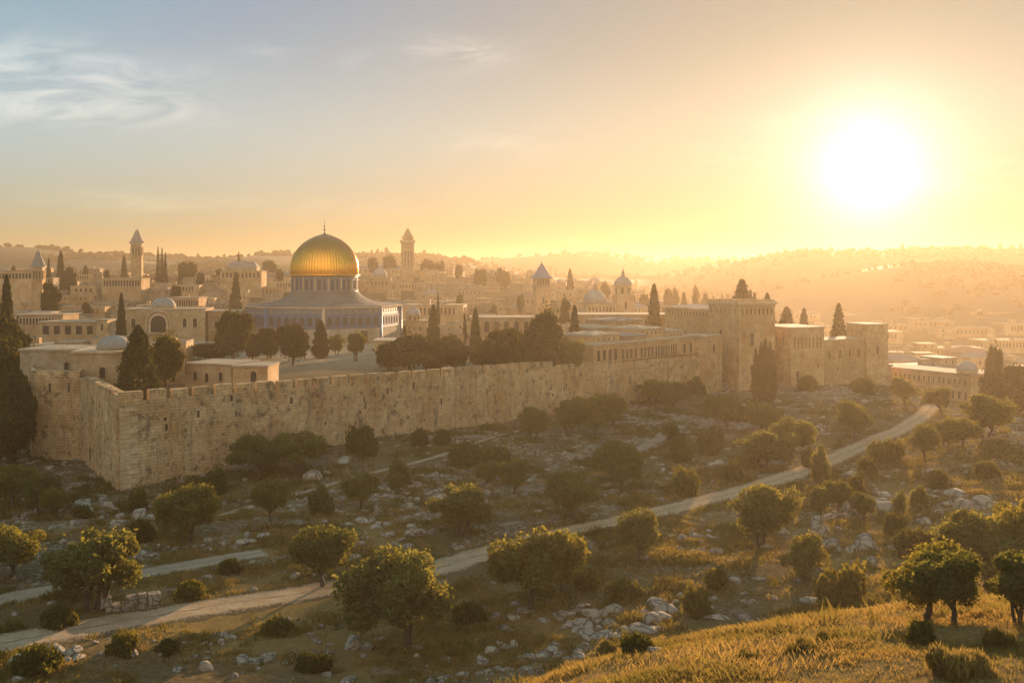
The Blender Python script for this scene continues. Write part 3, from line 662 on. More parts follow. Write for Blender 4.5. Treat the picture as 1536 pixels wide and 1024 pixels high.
mb = MB(); ctr = (pc[0] + no.x * 1.0, pc[1] + no.y * 1.0); mb.box(ctr[0], ctr[1], -24.4, -19.6, 5.2, 2.0, math.atan2(dd.y, dd.x)); po = put(mb.build('portal', M['marble']), sh)
dk = link_mesh('door', window_mesh(2.6, 4.3, False, .25, .2, 'trim', 'dark'), sh, (pc[0] + no.x * 2.02 - SX, pc[1] + no.y * 2.02 - SY, .65), math.atan2(dd.y, dd.x))
for s_ in (-2.4, -1.7, 1.7, 2.4):
    q = (pc[0] + dd.x * s_ + no.x * 2.25, pc[1] + dd.y * s_ + no.y * 2.25); mb = MB(); mb.lathe([(.24, -24.4), (.2, -19.7), (.32, -19.6), (.32, -19.4)], 10, *q); put(mb.build('column', M['trim']), sh)
# lead roof sweeping up to the drum
mb = MB(); prof = [(RO + .5, -11.75), (RO - .6, -11.35), (RO - 6, -10.95), (RO - 10.5, -10.2), (15.2, -9.1), (13.4, -7.9), (12.6, -6.7)]
vs_, fs = [], []
for r, z in prof:
    for i in range(48):
        a = PH + i * math.pi / 24; u = (i % 6) / 6; oc = math.cos(math.pi / 8) / math.cos((u - .5) * math.pi / 4); k = min(max((r - 12.7) / 10, 0), 1); rr = r * (oc * k + (1 - k))
        vs_.append((SX + rr * math.cos(a), SY + rr * math.sin(a), z))
for j in range(len(prof) - 1):
    for i in range(48): q = (i + 1) % 48; fs.append((j * 48 + i, j * 48 + q, (j + 1) * 48 + q, (j + 1) * 48 + i))
mb.mesh(vs_, fs, 0, False); put(mb.build('lead_roof', M['shrine_roof']), sh)
mb = MB(); mb.lathe([(12.35, -7), (12.35, -6.4), (12.05, -6.3), (12.05, -1.6), (12.3, -1.5), (12.3, -.9)], 48, SX, SY, 0, 0, False); dru = put(mb.build('drum', M['tile_band']), sh)
for i in range(16):
    a = i * math.pi / 8 + .1; link_mesh('drum_panel', window_mesh(2.6, 3.4, False, .3, .22, 'blue', 'pane'), sh, (12.0 * math.cos(a), 12.0 * math.sin(a), 19.2), a + math.pi / 2)
    b_ = a + math.pi / 16; mb = MB(); mb.box(SX + 12.1 * math.cos(b_), SY + 12.1 * math.sin(b_), -6.3, -1.55, .5, .55, b_ + math.pi / 2); put(mb.build('pilaster', M['trim']), sh)
mb = MB(); mb.lathe([(12.1, -.92), (13.0, -.85), (13.0, -.45), (12.2, -.4)], 64, SX, SY); put(mb.build('drum_cornice', M['gold']), sh)
pr = []
for i in range(29):
    t_ = i / 28
    a = -.13 + (math.pi / 2 + .13) * t_; rr = 12.35 * math.cos(a) ** .96 * (1 + .015 * math.sin(a * 2)); zz = .95 + 12.75 * math.sin(a) + 1.15 * max(0, t_) ** 5
    pr.append((max(rr, .02), zz))
mb = MB(); mb.lathe([(r, z + .0) for r, z in pr], 288, 0, 0, 0, 0, True, .017, 72)
gd = mb.build('golden_dome', M['gold'], sh, (0, 0, 25))
mb = MB(); z0 = pr[-1][1] - .3
mb.lathe([(.55, z0), (.35, z0 + .5), (.14, z0 + .8), (.12, z0 + 1.3), (.45, z0 + 1.6), (.45, z0 + 1.9), (.12, z0 + 2.2), (.10, z0 + 2.6), (.36, z0 + 2.85), (.36, z0 + 3.1), (.09, z0 + 3.4), (.08, z0 + 3.8), (.22, z0 + 4.0), (.05, z0 + 4.3), (.04, z0 + 5.4)], 12, SX, SY); put(mb.build('finial', M['iron']), sh)

# ------------------------------------------------------------------ palace keep, arcade house, fort on the wall line
pk = empty('palace_keep', (58.5, 254, -31), 0, 'massive square palace keep with overhanging cornice at the far end of the wall', 'fortress')
th = R(22); d1 = Vector((math.cos(th), math.sin(th))); d2 = Vector((-math.sin(th), math.cos(th))); k0 = Vector((58.5, 253.5))
kt = [tuple(k0), tuple(k0 + d1 * 11.2), tuple(k0 + d1 * 11.2 + d2 * 14), tuple(k0 + d2 * 14)]
mb = MB(); mb.prism(kt, -34, -8.3, 0, False, False, .0); put(mb.build('wall', M['fort']), pk)
mb = MB(); mb.prism(ring(kt, -.35), -8.3, -7.9, 0, False, True); mb.prism(ring(kt, -.75), -7.9, -7.4, 0, True, True); put(mb.build('cornice', M['trim']), pk)
mb = MB(); parapet(mb, ring(kt, -.1), -7.4, -6.9, .4); put(mb.build('parapet', M['fort']), pk)
wrow(pk, kt[0], kt[1], -10.7, 8, .5, 1.7, True, m0=.04, m1=.96, trim='fort', fr=.1, proud=.1)
wrow(pk, kt[3], kt[0], -10.3, 6, .5, 1.2, True, m0=.04, m1=.96, trim='fort', fr=.1, proud=.1)
for t_, z, w, h in ((.36, -18.6, 1.0, 3.2), (.36, -26.2, 1.0, 2.6)):
    p = lerp2(kt[0], kt[1], t_); add_window(pk, (p[0] - 58.5, p[1] - 254, z + 31), th, w, h, True, trim='fort', fr=.2, proud=.12)
p = lerp2(kt[3], kt[0], .42); add_window(pk, (p[0] - 58.5, p[1] - 254, 14.3), th - math.pi / 2, 1.1, 1.9, True, trim='fort', fr=.2, proud=.12)
ph = empty('palace_hall', (65, 282, -31), 0, 'long flat-roofed palace hall with a row of small windows, joined behind the keep', 'palace')
k1 = k0 + d1 * 1.3 + d2 * 14.05; PK = [tuple(k1), tuple(k1 + d1 * 12), tuple(k1 + d1 * 12 + d2 * 25), tuple(k1 + d2 * 25)]
mb = MB(); mb.prism(PK, -34, -10.1, 0, False, False, .0); put(mb.build('wall', M['fort']), ph)
mb = MB(); mb.prism(ring(PK, -.7), -10.1, -9.6, 0, True, True); put(mb.build('cornice', M['trim']), ph)
mb = MB(); q = ring(PK, .4); c = [sum(p[0] for p in PK) / 4, sum(p[1] for p in PK) / 4]; rdg = [tuple(Vector(c) - d2 * 7), tuple(Vector(c) + d2 * 7)]
V = [(*p, -9.6) for p in q] + [(*rdg[0], -8.9), (*rdg[1], -8.9)]; mb.mesh(V, [(0, 1, 4), (1, 2, 5, 4), (2, 3, 5), (3, 0, 4, 5)]); put(mb.build('roof', M['roof_grey']), ph)
wrow(ph, PK[3], PK[0], -11.9, 15, .6, 1.2, True, m0=.02, m1=.98, trim='fort', fr=.1, proud=.1)
# bastion between arcade and keep
fb = empty('wall_turret', (49.5, 252, -31), 0, 'narrow stone turret with an arched window wedged between the arcade house and the keep', 'tower')
P_ = [onwall(152.0, 1.6), onwall(160.6, 1.6), onwall(160.6, -7), onwall(152.0, -7)]
block(fb, P_, -34, -16.2, 'fort', 'roof_flat', .4, .2)
wrow(fb, P_[0], P_[1], -20.2, 1, 1.0, 2.1, True, m0=.2, m1=.8, trim='fort'); wrow(fb, P_[0], P_[1], -24.4, 1, .5, 1.5, False, m0=.2, m1=.8, trim='fort', fr=.08, proud=.06)
# long arcaded house standing on the wall
ah = empty('arcade_house', (*onwall(115), -24), 0, 'long arcaded stone house standing on the city wall with stepped flat roofs', 'house')
s0, s1 = 109.0, 151.8
P_ = [onwall(s0, -.95), onwall(s1, -.95), onwall(s1, -17), onwall(s0, -17)]
block(ah, P_, -26, -16.1, 'house_tan', 'roof_flat', .35, .4)
for (f0, f1, n, w, h) in ((.02, .22, 4, 1.35, 2.9), (.24, .40, 4, 1.1, 2.6), (.42, .56, 4, .95, 2.6), (.57, .80, 9, .72, 2.5), (.84, .98, 2, 1.15, 2.5)):
    wrow(ah, P_[0], P_[1], -19.9, n, w, h, True, m0=f0, m1=f1, trim='house_cream', fr=.14, proud=.12)
# stepped roof terraces behind the arcade front
rg_ = random.Random(9)
for (a0, a1, o0, o1, zt, wl, rf) in ((113.4, 124, -4.5, -14, -14.3, 'house_tan', 'roof_flat'), (124.5, 133, -3.2, -10, -14.9, 'house_grey', 'roof_grey'), (133.3, 143, -4.5, -15, -13.7, 'house_tan', 'roof_flat'), (143.4, 151, -4, -14, -14.6, 'house_cream', 'roof_flat'),
                                 (128.5, 138, -15.5, -24, -13.6, 'house_grey', 'roof_flat'), (139, 151, -16.5, -26, -12.3, 'house_tan', 'roof_grey')):
    q = [onwall(a0, o0), onwall(a1, o0), onwall(a1, o1), onwall(a0, o1)]; mb = MB(); mb.prism(q, -24, zt, 0, False); put(mb.build('terrace_wall', M[wl]), ah)
    mb = MB(); V = []; rq = ring(q, -.25); n_ = 9
    for j in range(n_):
        for i in range(n_):
            e0, e1 = lerp2(rq[0], rq[1], i / (n_ - 1)), lerp2(rq[3], rq[2], i / (n_ - 1)); c = lerp2(e0, e1, j / (n_ - 1)); edge = i in (0, n_ - 1) or j in (0, n_ - 1)
            V.append((*c, zt + .25 + (0 if edge else rg_.uniform(0, .28) + .35 * math.sin(math.pi * i / (n_ - 1)) * math.sin(math.pi * j / (n_ - 1)))))
    mb.mesh(V, [(j * n_ + i, j * n_ + i + 1, (j + 1) * n_ + i + 1, (j + 1) * n_ + i) for j in range(n_ - 1) for i in range(n_ - 1)], 0, False); mb.prism(rq, zt, zt + .25, 0, False, True); put(mb.build('terrace_roof', M[rf]), ah)
    wrow(ah, q[0], q[1], zt - 1.25, 4, .5, .8, False, trim='trim', fr=.08, proud=.06)
lw = empty('low_wing', (*onwall(104), -24), 0, 'low flat-roofed stone wing with two wide arches beside a drooping tree on the wall', 'house')
P_ = [onwall(100.0, -3.4), onwall(108.7, -3.4), onwall(108.7, -11), onwall(100.0, -11)]
block(lw, P_, -26, -17.9, 'house_tan', 'roof_flat', .3, .4); wrow(lw, P_[0], P_[1], -21.4, 3, 1.7, 2.9, True, m0=.06, m1=.98, trim='house_cream', fr=.2)
# right-hand fort
ft = empty('fort_block', (77, 264, -31), 0, 'stone fort block with tall slit windows directly beyond the keep', 'fortress')
P_ = [(73.2, 258), (83.2, 262.2), (79.5, 277), (66.5, 271.5)]
block(ft, P_, -35, -14.6, 'fort', 'roof_flat', .45, .3)
wrow(ft, P_[0], P_[1], -19.6, 8, .38, 2.7, False, m0=.05, m1=.95, trim='fort', fr=.12, proud=.14); wrow(ft, P_[3], P_[0], -19.4, 4, .38, 2.6, False, m0=.2, m1=.9, trim='fort', fr=.12, proud=.14)
wrow(ft, P_[0], P_[1], -28.6, 1, 1.0, 3.0, True, m0=.0, m1=.4, trim='fort')
wrow(ft, P_[0], P_[1], -25.0, 1, .7, 1.2, False, m0=.6, m1=1.0, trim='fort')
fw = empty('fort_wall', (91, 269, -31), 0, 'plain fort wall with arched windows between the fort block and the end tower', 'wall')
P_ = [(83.4, 264), (98.2, 273.6), (94.5, 281), (80.5, 272.5)]
block(fw, P_, -35, -18.3, 'fort', 'roof_flat', .4, .25)
wrow(fw, P_[0], P_[1], -23.0, 4, .95, 2.3, True, m0=.04, m1=.98, trim='fort', jit=.012)
wrow(fw, P_[0], P_[1], -26.3, 2, .7, 1.0, False, m0=.2, m1=.9, trim='fort', jit=.03)
et = empty('end_tower', (101, 278, -31), 0, 'square stone tower with a flat top at the far end of the fort', 'tower')
P_ = [(98.4, 272.8), (105.4, 275.6), (102.6, 284), (95.6, 281.2)]
block(et, P_, -35, -14.4, 'fort', 'roof_flat', .35, .15)
wrow(et, P_[0], P_[1], -22.4, 1, .8, 2.3, True, m0=.2, m1=.8, trim='fort')

# ------------------------------------------------------------------ landmark houses inside the walls
def px(u, v, Y): return ((u - 768) / F * Y, Y, (410 - v) / F * Y)
# domed chapel by the corner
dc = empty('domed_chapel', (-70, 168, -22), 0, 'small stone chapel with a ribbed grey dome beside the dark cypress at the wall corner', 'chapel')
P_ = rect(-69.2, 170.0, 10.0, 10, R(7)); block(dc, P_, -24, -13.4, 'house_cream', 'trim', .35, .3)
dome(dc, -68.6, 169.6, 2.75, -13.05, 'lead', .72, .25, False, ribs=20)
wrow(dc, P_[0], P_[1], -17.6, 1, 1.0, 1.9, True, m0=.3, m1=.68, trim='house_cream')
an_ = empty('chapel_annex', (-80, 176, -22), 0, 'flat-roofed stone annex with one tall dark slit beside the small domed chapel', 'house')
P_ = rect(-80.5, 177.5, 11.4, 10, R(-4)); block(an_, P_, -24, -13.6, 'house_grey', 'roof_flat', .35, .35); wrow(an_, P_[0], P_[1], -18.2, 1, .8, 2.7, True, m0=.55, m1=.95, trim='house_grey')
# long low house with arched windows
lh = empty('low_house', (-56, 186, -21.5), 0, 'long low stone house with arched windows and a pale flat roof behind the wall crest', 'house')
P_ = [(-62.4, 187.5), (-52.6, 184.5), (-49.8, 193.5), (-59.6, 196.5)]; block(lh, P_, -24, -17.3, 'house_cream', 'roof_flat', .3, .3)
wrow(lh, P_[0], P_[1], -20.4, 3, .85, 1.7, True, m0=.1, m1=.9, trim='house_cream', jit=.03)
P2 = [(-52.3, 184.0), (-45.6, 183.6), (-45.3, 191), (-52.0, 191.4)]; block(lh, P2, -24, -17.5, 'house_cream', 'roof_flat', .3, .3); wrow(lh, P2[0], P2[1], -20.2, 1, 1.15, 2.0, True, m0=.3, m1=.9, trim='house_cream')
tb = empty('terrace_house', (-70, 196, -21.5), 0, 'stone terrace house with a plain wall half hidden behind the round tree and cypress', 'house')
P_ = rect(-71, 200, 15, 8, R(-3)); block(tb, P_, -24, -18.6, 'house_tan', 'roof_flat', .3, .3); wrow(tb, P_[0], P_[1], -21.5, 3, .8, 1.6, True, trim='house_tan')
# arched hall with grey dome
hl = empty('arched_hall', (-115, 330, -24), 0, 'wide stone hall with a great double arch and a low grey dome', 'hall')
P_ = rect(-116.5, 335, 26, 14, R(6)); block(hl, P_, -26, -12.2, 'house_cream', 'roof_flat', .45, .4)
P3 = rect(-97.5, 337, 11, 11, R(6)); block(hl, P3, -26, -12.9, 'house_tan', 'roof_flat', .4, .35)
dome(hl, -118.5, 334.5, 3.9, -11.75, 'lead', .78, .5, False, ribs=20)
mid_ = lerp2(P_[0], P_[1], .42)
for k_, (w, h, pd) in enumerate(((7.2, 7.0, .5), (5.0, 5.6, .28))): link_mesh('great_arch' if k_ == 0 else 'inner_arch', window_mesh(w, h, True, .7, pd, 'trim', 'house_tan' if k_ == 0 else 'dark'), hl, (mid_[0] + 115 + .0, mid_[1] - 330 - .03 * k_, 4.4), R(6))
wrow(hl, P_[0], P_[1], -18.0, 2, 1.3, 3.0, True, m0=.68, m1=.94, trim='trim', fr=.3); wrow(hl, P_[0], P_[1], -18, 1, 1.3, 3, True, m0=.02, m1=.2, trim='trim', fr=.3)
wrow(hl, P3[0], P3[1], -18.4, 3, .9, 2.4, True, trim='trim')
# colonnaded long houses on the left
def colon(label, name, u0, u1, vt, vb, Y, n, wall='house_cream', rot=0, h=2.2, w=.9, depth=12, rows=1, roof='roof_flat', arched=False):
    x0, _, zt = px(u0, vt, Y); x1, _, zb = px(u1, vb, Y); L = x1 - x0
    e = empty(name, ((x0 + x1) / 2, Y, zb), 0, label, 'house'); P_ = rect((x0 + x1) / 2, Y + depth / 2, L, depth, rot)
    block(e, P_, min(zb, gz((x0 + x1) / 2, Y)) - 3, zt, wall, roof, .4, .45)
    for r_ in range(rows): wrow(e, P_[0], P_[1], zt - .9 - h - r_ * (h + 1.2), n, w, h, arched, m0=.03, m1=.97, trim='trim', fr=.14)
    return e
colon('long cream house with a dark colonnade of many narrow openings beneath a double roof', 'colonnade_house', 22, 94, 473, 497, 322, 14, h=2.0, w=.8)
colon('flat-roofed house with four large square windows in front of the colonnade', 'gallery_house', 58, 146, 484, 511, 300, 5, 'house_tan', h=2.6, w=1.9)
colon('narrow stone tower house with one slit window beside the lone mid-city cypress', 'tower_house', 145, 161, 481, 517, 297, 1, 'house_cream', h=2.0, w=.6, depth=6)
colon('long red-roofed building with rows of windows beside the spired tower', 'long_house', -30, 50, 407, 428, 450, 15, 'house_cream', h=2.4, w=1.0, roof='roof_tile')
colon('broad pale hall with a windowed front below the slender spired tower', 'hall', 153, 212, 418, 434, 520, 13, 'house_cream', h=3.0, w=1.1)
colon('low stone hall with tall pilaster windows left of the single cypress on the ridge', 'hall', 256, 298, 447, 462, 430, 11, 'house_tan', h=2.6, w=1.0)
colon('pale terrace block with a row of openings behind the lone conifer', 'terrace_house', 330, 392, 407, 425, 560, 10, 'house_tan', h=2.6, w=1.0)
colon('long arcade of five pointed arches behind the dark trees at mid-wall', 'arcade', 705, 800, 477, 505, 318, 6, 'house_tan', h=3.6, w=1.7, arched=True)
colon('pale low terrace with flat roofs between the golden shrine and the arcade', 'terrace_house', 560, 640, 512, 535, 300, 5, 'house_cream', h=1.8, w=1.0)
colon('long plain stone terrace wall house below the lantern tower', 'terrace_house', 868, 1010, 473, 492, 300, 9, 'house_tan', h=1.6, w=.8)
# gabled church on the skyline
gc = empty('gabled_church', (px(363, 410, 640)[0], 640, -4), 0, 'grey gabled church roof on the skyline with a small spike', 'church')
x, Y, z = px(365, 398, 640); P_ = rect(x, Y, 19, 13, R(5)); block(gc, P_, -12, z - 1.5, 'house_grey', 'trim', .3, .4)
mb = MB(); q = ring(P_, -.6); V = [(*p, z - 1.2) for p in q] + [(*lerp2(q[0], q[3], .5), z + 2.6), (*lerp2(q[1], q[2], .5), z + 2.6)]; V[4] = (V[4][0] + 3, *V[4][1:]); V[5] = (V[5][0] - 3, *V[5][1:])
mb.mesh(V, [(0, 1, 5, 4), (1, 2, 5), (2, 3, 4, 5), (3, 0, 4)]); put(mb.build('gable_roof', M['roof_grey']), gc)
mb = MB(); mb.lathe([(.12, z + 3), (.05, z + 11)], 6, x - 6, Y); put(mb.build('mast', M['iron']), gc)

# ------------------------------------------------------------------ towers
def tower(name, label, u, Y, vtip, veave, vbase, wpx, style, wall='house_cream', roofm='roof_grey', rot=0.2):
    x, _, ztip = px(u, vtip, Y); ze = px(u, veave, Y)[2]; zb = min(px(u, vbase, Y)[2], gz(x, Y)) - 2; w = wpx * Y / F
    e = empty(name, (x, Y, zb), 0, label, 'tower')
    P_ = rect(x, Y, w, w, rot)
    if style == 'spire':            # square shaft, belfry slits, flared pyramid roof
        mb = MB(); mb.prism(P_, zb, ze, 0, True, False, w * .03); put(mb.build('shaft', M[wall]), e)
        mb = MB(); mb.prism(ring(P_, -w * .10), ze, ze + w * .14, 0, True, True); put(mb.build('cornice', M['trim']), e)
        mb = MB(); mb.lathe([(w * .80, ze + w * .14), (w * .62, ze + w * .34), (w * .40, ze + (ztip - ze) * .45), (w * .16, ze + (ztip - ze) * .80), (.02, ztip - (ztip - ze) * .12)], 8, x, Y, rot + math.pi / 8, 0, False); put(mb.build('spire_roof', M[roofm]), e)
        mb = MB(); mb.lathe([(w * .03, ztip - (ztip - ze) * .15), (.03, ztip)], 6, x, Y); put(mb.build('finial', M['iron']), e)
        for a in range(4): wrow(e, P_[a], P_[(a + 1) % 4], ze - w * 1.05, 3, w * .13, w * .8, True, m0=.1, m1=.9, trim='trim', fr=w * .03, proud=w * .05)
    elif style == 'minaret':        # square shaft, balcony, smaller lantern, pointed cap
        zbal = ze; mb = MB(); mb.prism(P_, zb, zbal, 0, True, False, 0); put(mb.build('shaft', M[wall]), e)
        mb = MB(); mb.prism(ring(P_, -w * .14), zbal - w * .02, zbal + w * .07, 0, True, True); parapet(mb, ring(P_, -w * .14), zbal + w * .07, zbal + w * .22, w * .03); put(mb.build('balcony', M['trim']), e)
        q = rect(x, Y, w * .78, w * .78, rot); zl = zbal + (ztip - zbal) * .26; mb = MB(); mb.prism(q, zbal, zl, 0, True, False, 0); put(mb.build('lantern', M[wall]), e)
        mb = MB(); mb.lathe([(w * .62, zl), (w * .52, zl + w * .1), (w * .34, zl + (ztip - zl) * .4), (w * .12, zl + (ztip - zl) * .78), (.03, ztip)], 8, x, Y, rot + math.pi / 8, 0, False); put(mb.build('pointed_cap', M[roofm]), e)
        for a in range(4):
            wrow(e, P_[a], P_[(a + 1) % 4], zbal - w * 2.1, 3, w * .1, w * 1.4, True, m0=.12, m1=.88, trim='trim', fr=w * .03, proud=w * .04)
    elif style == 'belfry':         # shaft, open belfry with arches, wide flared hat
        zs = ze - w * .62; mb = MB(); mb.prism(P_, zb, zs, 0, True, False, 0); put(mb.build('shaft', M[wall]), e)
        q = rect(x, Y, w * 1.02, w * 1.02, rot); mb = MB(); mb.prism(ring(q, -w * .05), zs, zs + w * .08, 0, True, True); put(mb.build('ledge', M['trim']), e)
        mb = MB(); mb.prism(rect(x, Y, w * .95, w * .95, rot), zs + w * .08, ze, 0, True, False, 0); put(mb.build('belfry', M['trim']), e); qb = rect(x, Y, w * .95, w * .95, rot)
        for a in range(4): wrow(e, qb[a], qb[(a + 1) % 4], zs + w * .14, 5, w * .085, w * .38, True, m0=.03, m1=.97, trim='trim', fr=w * .02, proud=w * .04)
        hh = ztip - ze; mb = MB(); mb.lathe([(w * .80, ze - w * .02), (w * .78, ze + w * .03), (w * .52, ze + hh * .18), (w * .36, ze + hh * .36), (w * .25, ze + hh * .52), (w * .12, ze + hh * .68), (w * .03, ze + hh * .8)], 8, x, Y, rot + math.pi / 8, 0, False); put(mb.build('flared_roof', M['bluegrey']), e)
        mb = MB(); mb.lathe([(w * .03, ze + hh * .78), (.04, ztip)], 6, x, Y); put(mb.build('finial', M['iron']), e)
        for a in range(4): wrow(e, P_[a], P_[(a + 1) % 4], zs - w * 1.1, 1, w * .13, w * .45, True, trim='trim', fr=w * .04, proud=w * .04)
    elif style == 'onion':          # block, octagonal lantern, onion cap
        zs = ze - w * .55; mb = MB(); mb.prism(P_, zb, zs, 0, True, False, 0); put(mb.build('shaft', M[wall]), e)
        mb = MB(); mb.prism(ring(P_, -w * .06), zs, zs + w * .07, 0, True, True); put(mb.build('cornice', M['trim']), e)
        mb = MB(); mb.lathe([(w * .5, zs + w * .07), (w * .5, ze), (w * .56, ze + .02), (w * .56, ze + w * .06)], 8, x, Y, rot, 0, False); put(mb.build('lantern', M['trim']), e)
        for a in range(8):
            b_ = rot + math.pi / 8 + a * math.pi / 4; r_ = w * .5 * math.cos(math.pi / 8); add_window(e, (r_ * math.cos(b_), r_ * math.sin(b_), zs + w * .12 - zb), b_ + math.pi / 2, w * .17, w * .36, True, trim='trim', fr=w * .03, proud=w * .05)
        hh = ztip - ze; mb = MB(); mb.lathe([(w * .50, ze + w * .06), (w * .53, ze + w * .15), (w * .46, ze + w * .32), (w * .3, ze + w * .46), (w * .14, ze + w * .56), (w * .09, ze + w * .66), (w * .09, ze + w * .8), (w * .04, ze + w * .9), (.03, ztip)], 20, x, Y); put(mb.build('onion_dome', M['lead']), e)
        wrow(e, P_[0], P_[1], zs - w * .75, 1, w * .13, w * .42, True, trim='trim', fr=w * .04, proud=w * .04)
    return e
M['bluegrey'] = plain('blue_grey_slate', (.12, .13, .16), (.19, .20, .23), 1.0, .6)
tower('spired_tower', 'square stone tower with a grey cone spire at the near edge of the old city', 57.5, 420, 372, 402, 440, 15.5, 'spire', 'house_tan')
tower('spired_tower', 'tall slender belfry with a pointed grey roof on the city skyline', 205.5, 640, 341, 367, 402, 15.5, 'spire', 'house_tan')
tower('minaret', 'square balconied minaret with a short pointed cap on the skyline beyond the golden dome', 611.5, 690, 341, 364, 402, 17.5, 'minaret', 'house_tan', 'house_tan')
tower('belfry_tower', 'round-hatted belfry with a flared blue grey roof in the hazy middle city', 812.5, 420, 388, 417, 465, 22, 'belfry')
tower('lantern_tower', 'stone tower with an octagonal lantern and grey onion dome', 934.5, 395, 400, 429, 468, 26, 'onion')
# domes in the city
dh = empty('domed_hall', (*px(892, 465, 385)[:2], -24), 0, 'big grey dome on a low windowed hall beside the onion-domed lantern tower', 'hall')
x, Y, z = px(892, 453, 385); P_ = rect(x + 1.5, Y, 11.5, 11.5, R(8)); block(dh, P_, -30, z - .6, 'house_cream', 'roof_flat', .4, .3); wrow(dh, P_[0], P_[1], z - 3.4, 8, .55, 1.8, True, m0=.02, m1=.98, trim='trim'); dome(dh, x, Y, 4.5, z - .2, 'lead', .95, .35, True, pointed=.1)
kd = empty('domed_kiosk', (*px(620, 500, 392)[:2], -27), 0, 'little arcaded kiosk with a grey dome just beyond the golden shrine', 'shrine')
x, Y, z = px(619.5, 480, 392); P_ = rect(x + 1.5, Y + 3, 11.5, 9, R(4)); block(kd, P_, -30, z - .4, 'house_tan', 'roof_flat', .3, .25); mb = MB(); mb.lathe([(2.75, z - .2), (2.75, z + 1.9), (3.1, z + 1.95), (3.1, z + 2.15)], 8, x, Y); put(mb.build('lantern', M['trim']), kd)
for a in range(8):
    b_ = math.pi / 8 + a * math.pi / 4; r_ = 2.75 * math.cos(math.pi / 8); add_window(kd, (x + r_ * math.cos(b_) - kd.location.x, Y + r_ * math.sin(b_) - kd.location.y, z + 27.05), b_ + math.pi / 2, 1.0, 1.5, True, trim='trim', fr=.12)
dome(kd, x, Y, 2.95, z + 2.1, 'lead', 1.0, 0, True, pointed=.1); wrow(kd, P_[0], P_[1], z - 4, 4, .5, 1.6, False, trim='trim')
fd = empty('domed_church', (*px(569, 420, 600)[:2], -6), 0, 'distant grey church dome half lost in haze between the golden dome and the minaret', 'church')
x, Y, z = px(569.5, 416, 600); P_ = rect(x, Y, 14, 12, R(5)); block(fd, P_, -14, z - .5, 'house_tan', 'roof_flat', .4, .3); dome(fd, x, Y, 4.5, z - .1, 'lead', 1.0, .9, True, wall='house_tan', pointed=.1); wrow(fd, P_[0], P_[1], z - 4.5, 5, .9, 2.2, True, trim='trim')
# right-hand long domed house below the fort
rd = empty('domed_villa', (*px(1410, 600, 268)[:2], -36), 0, 'long two-storey villa with a small dome at the road end beyond the fort', 'house')
x0, Y, z = px(1338, 552, 280); x1, Y1, z1 = px(1462, 560, 258); P_ = [(x0, 280), (x1, 258), (x1 + 6, 268), (x0 + 6, 291)]
block(rd, P_, -42, -27.0, 'house_cream', 'roof_flat', .4, .35)
wrow(rd, P_[0], P_[1], -29.6, 16, .6, 1.5, False, m0=.02, m1=.98, trim='trim', jit=.004); wrow(rd, P_[0], P_[1], -33.4, 11, .8, 2.2, True, m0=.05, m1=.95, trim='trim', jit=.01)
mb = MB(); mb.prism(ring(P_, -.12), -30.9, -30.5, 0, True, True); put(mb.build('string_course', M['trim']), rd)
P4 = [(x1 - 1.2, 257.6), (x1 + 5.2, 256.2), (x1 + 7.6, 267), (x1 + .8, 268)]; block(rd, P4, -42, -26.6, 'house_cream', 'roof_flat', .4, .3, name_wall='gatehouse_wall', name_roof='gatehouse_roof'); wrow(rd, P4[0], P4[1], -33.6, 1, 1.8, 3.4, True, trim='trim'); wrow(rd, P4[0], P4[1], -29.6, 2, .7, 1.6, False, trim='trim')
dome(rd, x1 - .6, 261, 2.6, -26.3, 'lead', .9, .5, False)
